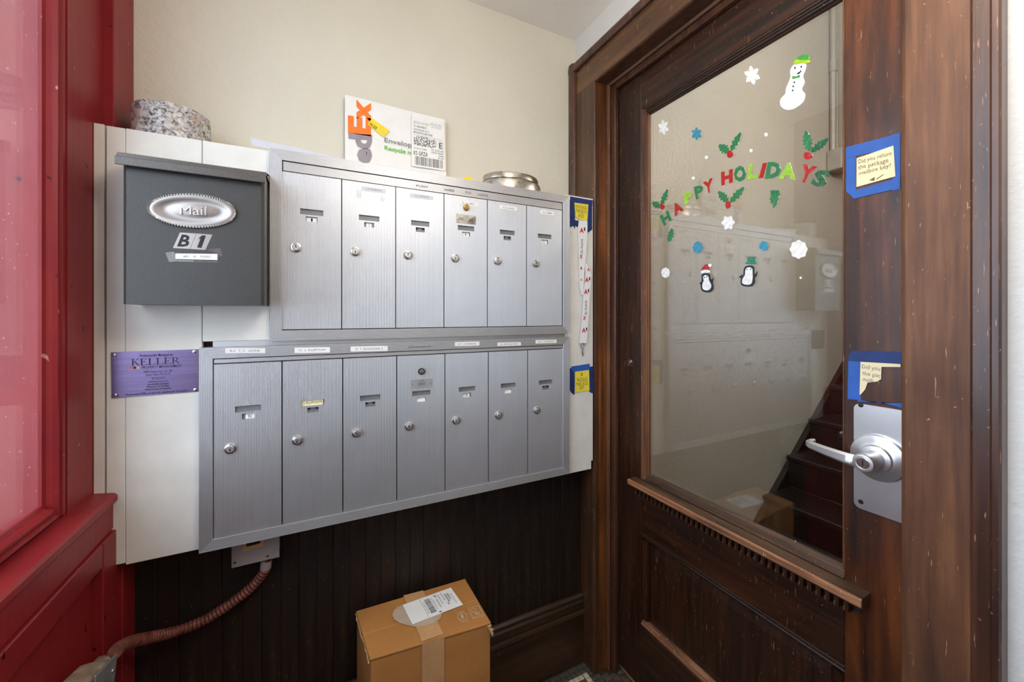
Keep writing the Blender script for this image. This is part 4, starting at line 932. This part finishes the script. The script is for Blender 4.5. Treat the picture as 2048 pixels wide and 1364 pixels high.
# ------------------------------------------------------------------ notes on the door
t_, k_ = add_note('door_note', 'upper cream handwritten note with an arrow framed in blue tape on the door', PD,
    [((1692, 296), (1712, 294), (1712, 396), (1709, 398), (1692.5, 383)), ((1694, 294), (1800, 267), (1800, 293), (1694, 316)), ((1784, 270), (1801, 266), (1801, 379), (1786, 382)), ((1700, 384), (1801, 355), (1801, 376), (1708, 398))],
    [(1714.5, 317), (1788, 291.5), (1792, 353), (1714, 374.5)], 'cream',
    [('Did you return', [(1718, 320), (1784, 302), (1784, 313), (1718, 331)]), ('the package', [(1717, 332), (1778, 316), (1778, 328), (1718, 342)]), ('mailbox key?', [(1719, 344), (1783, 326), (1783, 338), (1719, 353)])], 'ink_brown', PD(1745, 398))
obj('arrow', [(poly(B(), PD, [(1754, 358.2), (1768.5, 348.4), (1768.5, 349.8), (1754, 360)], .0003, k_ + .0004), 'ink_brown'), (poly(B(), PD, [(1740, 361), (1751, 354), (1750, 362)], .0003, k_ + .0004), 'ink_brown')], None, t_)
add_note('door_note', 'lower torn cream note in blue tape just above the door lever plate', PD,
    [('blue_tape', (1697, 712), (1722, 712), (1722, 800), (1695.5, 798)), ('navy_tape', (1705, 701), (1805, 704), (1805, 727), (1697, 722), (1697, 712)), ('blue_tape', (1715, 799), (1760, 806), (1805, 806), (1805, 816), (1760, 804.5), (1717, 803.5))],
    [(1722, 723.5), (1802, 728), (1802, 734), (1764, 733.5), (1763, 758), (1755, 763), (1736, 765), (1731, 779), (1724, 787), (1720, 790)], 'cream',
    [('Did you', [(1725, 729), (1761, 733), (1761, 744), (1725, 739)]), ('the pac', [(1726, 742), (1762, 747), (1762, 758), (1726, 752)]), ('mailb', [(1727, 754), (1748, 758), (1748, 765), (1727, 762)])], 'ink_grey', PD(1745, 806))

# ------------------------------------------------------------------ gel clings on the door glass
PG = atx(GX - .0003)
def gp(x, y): return (1280 + x * .3079, 220 + y * .3079)      # from an enlarged view of the photograph
def cling(name, label, cat, parts, group=None, th=.0012):
    pts = []
    for k, pg in enumerate(parts): pts.append((poly(B(), PG, pg[1], th * (pg[2] if len(pg) > 2 else 1), .0), pg[0]))
    cs = sum((f.calc_center_median() for f in pts[0][0].faces), Vector()) / len(pts[0][0].faces)
    return tag(obj(name, pts, None, None, cs), label, cat, group)
letters = [('H', 'green', 'g_green', (130, 690, 185, 650, 208, 712, 158, 752), 'tilted green gel letter H that begins the word HAPPY'), ('A', 'red', 'g_red', (213, 612, 248, 596, 284, 648, 228, 692), 'tilted red gel letter A of the word HAPPY'),
    ('P', 'lime', 'g_lime', (281, 540, 336, 528, 343, 592, 296, 622), 'lime gel letter P, the first P of HAPPY'), ('P', 'dk', 'g_green', (350, 500, 408, 485, 412, 556, 366, 582), 'green gel letter P, the second P of HAPPY'),
    ('Y', 'red', 'g_red', (410, 472, 472, 440, 470, 528, 432, 546), 'red gel letter Y that ends the word HAPPY'), ('H', 'r', 'g_red', (528, 405, 603, 382, 603, 470, 530, 492), 'red gel letter H that begins the word HOLIDAYS'),
    ('O', 'g', 'g_green', (612, 366, 690, 358, 690, 462, 612, 470), 'green gel letter O of the word HOLIDAYS'), ('L', 'l', 'g_lime', (712, 352, 768, 346, 766, 440, 700, 452), 'lime gel letter L of the word HOLIDAYS'),
    ('I', 'r', 'g_red', (800, 346, 826, 342, 800, 440, 772, 445), 'red gel letter I of the word HOLIDAYS'), ('D', 'g', 'g_green', (832, 340, 918, 333, 914, 440, 812, 448), 'green gel letter D of the word HOLIDAYS'),
    ('A', 'l', 'g_lime', (928, 346, 1012, 340, 1010, 455, 905, 446), 'lime gel letter A of the word HOLIDAYS'), ('Y', 'r', 'g_red', (1062, 352, 1152, 368, 1092, 478, 1035, 464), 'red gel letter Y of HOLIDAYS below the bright holly'),
    ('S', 'd', 'g_dark', (1150, 384, 1246, 398, 1200, 506, 1104, 490), 'dark green gel letter S that ends the word HOLIDAYS')]
for ch, _, m, q, lab in letters:
    Qd = [PG(*gp(q[i], q[i + 1])) for i in (0, 2, 4, 6)]
    bm = B(); gel_text(bm, ch, Qd, PG.n, .0016, 0.055)
    tag(obj('letter_cling', bm, m, None, (Qd[2] + Qd[3]) / 2), lab, 'window cling', 'gel letters on the door glass')
def leaf(cx, cy, ang, ln_, wd, nt=4):
    """spiky holly leaf outline in enlarged-view pixels"""
    a = math.radians(ang); d = (math.cos(a), -math.sin(a)); s = (-d[1], d[0]); pts = [(cx, cy)]
    side = []
    for i in range(1, nt + 1):
        t = i / (nt + .6); w_ = wd * math.sin(PI * min(.95, t * .9 + .08)) 
        side.append((t, w_)); side.append((t + .5 / (nt + .6), w_ * .55))
    L_ = [(cx + d[0] * ln_ * t + s[0] * w_, cy + d[1] * ln_ * t + s[1] * w_) for t, w_ in side]; R_ = [(cx + d[0] * ln_ * t - s[0] * w_, cy + d[1] * ln_ * t - s[1] * w_) for t, w_ in side]
    return [gp(*p) for p in pts + L_ + [(cx + d[0] * ln_, cy + d[1] * ln_)] + R_[::-1]]
def disc(cx, cy, rx, ry=None, n=14, sc=0.0, k=8, rot=0.0):
    ry = ry or rx; return [gp(cx + rx * (1 + sc * math.cos(k * t + rot)) * math.cos(t), cy + ry * (1 + sc * math.cos(k * t + rot)) * math.sin(t)) for t in [2 * PI * i / n for i in range(n)]]
def holly(lab, l1, l2, berry, m1='g_green', m2='g_green'):
    cling('holly_cling', lab, 'window cling', [(m1, leaf(*l1)), (m2, leaf(*l2), .9), ('g_red', disc(*berry, n=16, sc=.10, k=3), 1.4)], 'holly clings on the door glass')
holly('two-leaf holly cling with red berries above the H of HOLIDAYS', (580, 275, 145, 82, 34), (590, 268, 62, 138, 24), (585, 287, 20, 24))
holly('brightest largest holly cling above the Y of HOLIDAYS', (1098, 268, 98, 135, 36, 5), (1110, 275, 38, 148, 28, 5), (1092, 298, 28, 24), 'g_green', 'g_dark')
holly('holly cling at the start of the word HAPPY', (135, 632, 150, 64, 26), (138, 620, 68, 112, 20), (146, 628, 15, 18))
holly('dull holly cling with orange-red berry under the H and O of HOLIDAYS', (570, 600, 130, 92, 30), (585, 602, 48, 136, 26), (573, 615, 18, 26))
cling('leaf_cling', 'single green leaf cling on the glass under the D', 'window cling', [('g_green', [gp(*p) for p in ((848, 522), (902, 520), (914, 552), (895, 556), (908, 572), (890, 588), (888, 612), (868, 638), (862, 612), (850, 606), (852, 588), (842, 580), (852, 560))])])
cling('leaf_cling', 'single narrow green leaf cling below the H of HAPPY', 'window cling', [('g_green', leaf(188, 858, 76, 92, 22))])
def flake(cx, cy, rx, ry, rot, m, lab, thick=.26):
    pts = []
    for k in range(6):
        t = rot + k * PI / 3
        for dt, rr in ((-.46, .58), (-.36, .82), (-.20, .80), (-.13, 1.0), (.13, 1.0), (.20, .80), (.36, .82), (.46, .58)): pts.append(gp(cx + rx * rr * math.cos(t + dt), cy + ry * rr * math.sin(t + dt)))
    cling('snowflake_cling', lab, 'window cling', [(m, pts)], 'snowflake clings on the door glass')
flake(153, 113, 34, 50, .35, 'g_white', 'white snowflake cling at the left edge of the glass')
flake(730, -225, 52, 62, .3, 'g_white', 'white snowflake cling at the top of the glass left of the snowman')
flake(368, 155, 34, 42, .5, 'g_blue', 'blue snowflake cling above the word HAPPY')
cling('snowflake_cling', 'white star-shaped cling under the holly below HOLIDAYS', 'window cling', [('g_white', disc(574, 732, 38, 42, 36, .16, 6, .3))], 'snowflake clings on the door glass')
cling('snowflake_cling', 'large white scalloped cling at the right of the glass', 'window cling', [('g_white', disc(1032, 906, 55, 58, 40, .07, 8))], 'snowflake clings on the door glass')
cling('snowflake_cling', 'small white round cling low on the left of the glass', 'window cling', [('g_white', disc(167, 1057, 27, 33, 24, .05, 8))], 'snowflake clings on the door glass')
cling('snowflake_cling', 'blue scalloped cling above the red-hatted penguin', 'window cling', [('g_blue', disc(377, 894, 32, 38, 36, .10, 8))], 'snowflake clings on the door glass')
cling('snowflake_cling', 'blue scalloped cling above the green-hatted penguin', 'window cling', [('g_blue', disc(805, 884, 29, 31, 32, .08, 7))], 'snowflake clings on the door glass')
for x, y, r_, lab in ((347, 443, 10, 'small white dot cling above the second P of HAPPY'), (432, 308, 10, 'small white dot cling between the blue snowflake and HOLIDAYS'), (722, 264, 10, 'small white dot cling above the L of HOLIDAYS'), (820, 160, 11, 'small white dot cling highest on the glass, above the D'), (1044, 1090, 7, 'tiny white dot cling below the large scalloped one')):
    cling('dot_cling', lab, 'window cling', [('g_white', disc(x, y, r_, r_ * 1.15, 12))], 'white dots on the door glass')
def critter(lab, name, base, pieces):
    t = thing(name, lab, 'window cling', base)
    for nm, m, pg, k in pieces: obj(nm, poly(B(), PG, pg, .0012 + .0005 * k), m, t)
def blob(pts, n=5): 
    v = [Vector((*gp(*p), 0)) for p in pts]; m = len(v); o = []
    for i in range(m):
        p0, p1, p2, p3 = v[i - 1], v[i], v[(i + 1) % m], v[(i + 2) % m]
        for j in range(n):
            s = j / n; q = 0.5 * ((2 * p1) + (p2 - p0) * s + (2 * p0 - 5 * p1 + 4 * p2 - p3) * s * s + (3 * p1 - p0 - 3 * p2 + p3) * s ** 3); o.append((q.x, q.y))
    return o
critter('small penguin cling in a red hat', 'penguin_cling', PG(*gp(438, 1180)), [
    ('body', 'g_navy', blob([(402, 1070), (425, 1060), (452, 1065), (460, 1090), (475, 1125), (478, 1160), (460, 1182), (430, 1185), (402, 1172), (395, 1140), (402, 1100)]), 0),
    ('flipper', 'g_navy', [gp(*p) for p in ((384, 1118), (402, 1122), (400, 1140))], 0), ('flipper', 'g_navy', [gp(*p) for p in ((462, 1105), (481, 1088), (474, 1122))], 0),
    ('belly', 'g_white', blob([(412, 1085), (428, 1072), (446, 1082), (450, 1105), (465, 1140), (455, 1165), (432, 1172), (410, 1160), (408, 1130), (416, 1108)]), 1),
    ('hat', 'g_red', blob([(402, 1048), (408, 1020), (428, 1003), (450, 1004), (455, 1015), (448, 1030), (452, 1045)]), 0), ('hat_brim', 'g_white', blob([(400, 1046), (425, 1038), (453, 1042), (453, 1056), (425, 1058), (402, 1060)]), 1), ('pompom', 'g_white', disc(456, 1009, 11), 1),
    ('eye', 'g_navy', disc(421, 1088, 4, n=8), 2), ('eye', 'g_navy', disc(437, 1083, 4, n=8), 2)])
critter('larger penguin cling in a green top hat', 'penguin_cling', PG(*gp(698, 1145)), [
    ('body', 'g_navy', blob([(678, 1025), (705, 1010), (738, 1014), (744, 1045), (745, 1085), (748, 1115), (730, 1143), (695, 1148), (662, 1138), (655, 1105), (672, 1070)]), 0),
    ('flipper', 'g_navy', [gp(*p) for p in ((640, 1088), (668, 1066), (662, 1092))], 0), ('flipper', 'g_navy', [gp(*p) for p in ((742, 1075), (766, 1046), (757, 1080), (746, 1092))], 0),
    ('belly', 'g_white', blob([(688, 1035), (708, 1022), (730, 1030), (733, 1055), (733, 1095), (725, 1128), (695, 1135), (668, 1125), (668, 1100), (684, 1070)]), 1),
    ('hat', 'g_teal', [gp(*p) for p in ((700, 954), (750, 952), (748, 990), (757, 992), (752, 1004), (686, 1001), (688, 989), (697, 989))], 0),
    ('eye', 'g_navy', disc(697, 1037, 4, n=8), 2), ('eye', 'g_navy', disc(722, 1034, 4, n=8), 2)])
def g7(x, y): return ((1100 + x * .2933 - 1280) / .3079, (y * .2933 - 220) / .3079)
critter('white snowman cling with a green hat near the top of the glass', 'snowman_cling', PG(1582, 220), [
    ('body', 'g_white', blob([g7(*p) for p in ((1665, 440), (1700, 432), (1745, 435), (1742, 480), (1728, 520), (1738, 560), (1720, 610), (1740, 640), (1732, 690), (1680, 735), (1625, 750), (1578, 728), (1572, 680), (1605, 640), (1612, 600), (1640, 530), (1640, 480))]), 0),
    ('hat', 'g_bright', blob([g7(*p) for p in ((1670, 425), (1690, 390), (1735, 372), (1765, 375), (1768, 400), (1755, 420), (1710, 425))]), 1), ('hat_brim', 'g_yel', blob([g7(*p) for p in ((1662, 430), (1680, 408), (1720, 412), (1768, 410), (1775, 422), (1760, 432), (1715, 432), (1680, 440))]), 2),
    ('eye', 'g_navy', disc(*g7(1673, 464), 5, 7, 8), 1), ('eye', 'g_navy', disc(*g7(1716, 456), 5, 7, 8), 1), ('mouth', 'g_navy', blob([g7(*p) for p in ((1688, 500), (1705, 490), (1712, 480), (1716, 484), (1706, 500), (1690, 507))], 3), 1),
    ('button', 'g_navy', disc(*g7(1668, 562), 5, 6, 8), 1), ('button', 'g_navy', disc(*g7(1661, 590), 5, 6, 8), 1), ('button', 'g_navy', disc(*g7(1657, 618), 5, 6, 8), 1),
    ('bow', 'g_bright', blob([g7(*p) for p in ((1655, 520), (1680, 522), (1703, 512), (1705, 528), (1680, 534), (1658, 540))], 3), 1)])

# ------------------------------------------------------------------ carton on the floor
ZB = -0.86; PZ = atz(ZB)
K = [PZ(*p) for p in ((712, 1222), (930, 1157), (982, 1245), (740, 1318))]
K = [Vector((k.x, min(k.y, 1.236), k.z)) for k in K]
cx_ = sum(K, Vector()) / 4
bx = thing('cardboard_box', 'brown taped cardboard parcel standing on the mosaic floor', 'box', (cx_.x, cx_.y, 0.0))
def inset(f): return [cx_ + (k - cx_) * f for k in K]
body = B(); I = inset(.985)
prism(body, [(p.x, p.y, 0.0005) for p in I], (0, 0, H + ZB - 0.009))
obj('carton', body, 'carton', bx)
# two flaps meeting along the long middle line
mL = K[0].lerp(K[3], .52); mR = K[1].lerp(K[2], .52); 
def flap(name, pts, dz): 
    bm = B(); t = B(); prism(t, [p + Vector((0, 0, -.0075 + dz)) for p in pts], (0, 0, .006)); bmesh.ops.bevel(t, geom=t.edges[:], offset=.001, segments=1, affect='EDGES'); add(bm, t); return obj(name, bm, 'carton', bx)
flap('flap', [K[0], K[1], mR.lerp(K[1], .004), mL.lerp(K[0], .004)], .0012); flap('flap', [mL.lerp(K[3], .004), mR.lerp(K[2], .004), K[2], K[3]], .0015)
# raw corrugated edges on the left side and along the front
ed = B()
for a, b, n_ in ((K[0], K[3], 16),):
    pr = None; rr = random.Random(5)
    pts = [a.lerp(b, i / n_) + Vector((rr.uniform(-.0025, .001), rr.uniform(-.002, .001), -.0088 + rr.uniform(-.003, .0012))) for i in range(n_ + 1)]
    tube(ed, pts, .0022, 5)
obj('torn_edge', ed, 'carton_edge', bx)
pc = B(); c = K[2]
for dx, dy, dz, s in ((-.004, -.002, -.012, .008), (.001, -.004, -.022, .007), (.003, 0, -.032, .006)):
    prism(pc, [c + Vector((dx - s, dy - .001, dz + s * .7)), c + Vector((dx + s * .4, dy - .003, dz + s)), c + Vector((dx + s * .9, dy + .002, dz - s)), c + Vector((dx - s * .2, dy - .004, dz - s * .8))], (0, .002, .001))
obj('crushed_corner', pc, 'carton_edge', bx)
PT = atz(ZB + .0016)
def cq(x, y): return (700 + x * .1569, 1150 + y * .1569)
up_ = Vector((0, 0, 1))
tp = [PT(*cq(*p)) for p in ((680, 262), (932, 196), (1192, 752), (912, 850))]
obj('tape', slab(B(), [Vector((p.x, min(p.y, 1.236), p.z)) for p in tp], up_, .0003, .0), 'tape_paper', bx)
onF = lambda p: K[3].lerp(K[2], (p.x - K[3].x) / (K[2].x - K[3].x)) + Vector((0, 0, .0018))
f0, f1 = onF(tp[3]), onF(tp[2])
ff = lambda p: Vector((p.x, p.y - .0006, p.z))
obj('tape', prism(B(), [ff(f0), ff(f1), ff(f1) - Vector((0, 0, .20)), ff(f0) - Vector((0, 0, .20))], (0, -.0004, 0)), 'tape_paper', bx)
cir = [PT(*cq(*p)) for p in blob([((x) , (y)) for x, y in ((540, 510), (590, 430), (700, 375), (850, 370), (1050, 400), (1150, 450), (1170, 510), (1120, 590), (1000, 650), (850, 668), (700, 640), (590, 600))])] if False else None
cc = [(540, 510), (560, 455), (610, 405), (690, 375), (800, 372), (950, 380), (1080, 410), (1150, 455), (1172, 505), (1150, 560), (1070, 615), (960, 650), (860, 665), (740, 645), (630, 610), (560, 565)]
obj('round_sticker', prism(B(), [PT(*cq(*p)) + up_ * .0005 for p in cc], up_ * .0003), 'label_clear', bx)
ql = [PT(*cq(*p)) for p in ((1285, 166), (1441, 385), (795, 634), (672, 388))]      # TL TR BR BL reading along the short side
lab_ = [(slab(B(), ql, up_, .0004, .0012), 'paper')]
def L2(x0, y0, x1, y1, m='ink'): return (slab(B(), sub(ql, x0, y0, x1, y1), up_, .0002, .0017), m)
bb_ = B(); rr = random.Random(9); x = .14
while x < .86:
    wd = rr.choice((.014, .022, .036)); slab(bb_, sub(ql, x, .50, min(.86, x + wd), .61), up_, .0002, .0017); x += wd + rr.choice((.012, .02))
lab_.append((bb_, 'ink_grey'))
for body_, x0, y0, x1, y1, m in (('SHIP TO: APT 25', .30, .07, .80, .095, 'ink_grey'), ('HENNEPIN AVE S', .22, .12, .55, .16, 'ink'), ('MINNEAPOLIS MN', .22, .17, .62, .21, 'ink'), ('55408', .62, .2, .75, .24, 'ink_grey'), ('UNITED STATES', .08, .24, .5, .265, 'ink_grey'),
        ('P', .10, .36, .22, .41, 'ink'), ('TRACKING 9261 2903', .10, .31, .62, .335, 'ink_grey'), ('GROUND SERVICE 420', .30, .37, .74, .40, 'ink_grey'), ('9261 2903 4471 0031 22', .18, .45, .78, .475, 'ink_grey'), ('1Z 420 554 08', .26, .63, .82, .655, 'ink_grey'), ('J', .86, .42, .95, .47, 'ink')):
    lab_.append((text(B(), body_, sub(ql, x0, y0, x1, y1), up_ * .0019, .01), m))
lab_.append(L2(.03, .675, .97, .68, 'ink_grey'))
obj('shipping_label', lab_, None, bx)
def wire(bm, pts, wd): 
    for a, b in zip(pts, pts[1:] + pts[:1]):
        a, b = PT(*cq(*a)), PT(*cq(*b)); d = (b - a).normalized(); s = Vector((-d.y, d.x, 0)) * wd; prism(bm, [a - s, b - s, b + s, a + s], up_ * .0002)
    return bm
rc = lambda cx, cy, a, b, n=20: [(cx + a * math.cos(2 * PI * i / n), cy + b * math.sin(2 * PI * i / n)) for i in range(n)]
mk = wire(B(), rc(1432, 530, 58, 50), .0006); text(mk, 'B', [PT(*cq(*p)) for p in ((1406, 502), (1442, 496), (1458, 552), (1424, 560))], up_ * .0003, .01)
text(mk, 'Certified', [PT(*cq(*p)) for p in ((1345, 480), (1440, 452), (1448, 470), (1352, 496))], up_ * .0003, .0); text(mk, 'Corporation', [PT(*cq(*p)) for p in ((1402, 600), (1512, 570), (1520, 588), (1408, 616))], up_ * .0003, .0)
wire(mk, [(1508, 425), (1640, 392), (1705, 520), (1575, 562)], .0006); wire(mk, [(1545, 440), (1590, 425), (1612, 445), (1575, 478), (1560, 470)], .0006)
text(mk, 'MIX', [PT(*cq(*p)) for p in ((1590, 478), (1650, 462), (1668, 505), (1606, 522))], up_ * .0003, .0); text(mk, 'Board', [PT(*cq(*p)) for p in ((1575, 535), (1670, 505), (1678, 520), (1582, 550))], up_ * .0003, .0)
obj('printed_mark', mk, 'print_white', bx)

# ------------------------------------------------------------------ utility box, flexible conduit and switch box
ub = thing('utility_box', 'grey metal box under the lower mailboxes', 'electrical box', (-0.13, 1.24, H - 0.637))
obj('box_body', box(B(), -0.181, -0.080, 1.217, YWS - .0005, H - 0.637, H - 0.558, 0.003), 'utility', ub)
obj('box_lid', box(B(), -0.183, -0.078, 1.2145, 1.2168, H - 0.640, H - 0.558, 0.001), 'utility', ub)
PU = aty(1.2143); qu = Q(PU, (487, 1075), (527, 1068), (527, 1091), (487, 1103))
obj('sticker', [(slab(B(), qu, PU.n, .0003, .0), 'tape_paper'), (slab(B(), sub(qu, .14, .0, .84, .72), PU.n, .0002, .0004), 'void')], None, ub)
for x, z in ((-0.176, -.628), (-0.105, -.630)): obj('screw', lathe(B(), [(.0028, 0), (.002, .0015), (0, .0018)], (x, 1.2145, H + z), (0, -1, 0), 10), 'black', ub)
cp = []
for (u, v), Y in (((533, 1120), 1.232), ((531, 1138), 1.234), ((513, 1164), 1.238), ((475, 1197), 1.240), ((413, 1238), 1.240), ((351, 1263), 1.232), ((300, 1275), 1.190), ((262, 1284), 1.120), ((238, 1296), 1.050), ((229, 1306), 1.015)):
    cp.append(aty(Y)(u, v))
cp = spline(cp, 14)
cf = thing('flexible_conduit', 'red-brown ribbed metal conduit sagging across the dark wainscot', 'conduit', cp[40])
# even spacing along the curve, then a corrugated skin
acc = [0.0]
for a, b in zip(cp, cp[1:]): acc.append(acc[-1] + (b - a).length)
ev_ = []; s = 0.0; i = 0
while s < acc[-1]:
    while acc[i + 1] < s: i += 1
    ev_.append(cp[i].lerp(cp[i + 1], (s - acc[i]) / (acc[i + 1] - acc[i]))); s += 0.00145
obj('ribbed_hose', tube(B(), ev_, 0.0115, 14, False, lambda i: 1.0 + 0.10 * math.sin(i * 2 * PI / 6)), 'conduit', cf, sm=True)
obj('connector', tube(B(), [cp[0], cp[0].lerp(cp[14], .9)], 0.0135, 14), 'utility', cf, sm=True)
sb_ = thing('switch_box', 'dusty galvanised box on the red wall beneath the window', 'electrical box', (-0.36, 0.95, H - 0.72))
rot = Matrix.Translation(Vector((-0.36, 0.955, H - 0.68))) @ Matrix.Rotation(math.radians(-17), 4, 'X')
def tb(name, x0, x1, y0, y1, z0, z1, m, bev): 
    t = box(B(), x0, x1, y0, y1, z0, z1, bev); t.transform(rot); return obj(name, t, m, sb_)
tb('box_body', -0.0265, 0.026, -0.043, 0.041, -0.07, 0.052, 'dust', .008)
tb('cover', 0.0262, 0.0290, -0.046, 0.044, -0.072, 0.053, 'galv', .002)
tb('neck', -0.008, 0.020, 0.028, 0.062, 0.030, 0.0515, 'dust', .006)
t = lathe(B(), [(.0035, 0), (.0028, .0016), (0, .002)], (0.029, 0.028, 0.030), (1, 0, 0), 12); t.transform(rot); obj('screw', t, 'chrome', sb_)
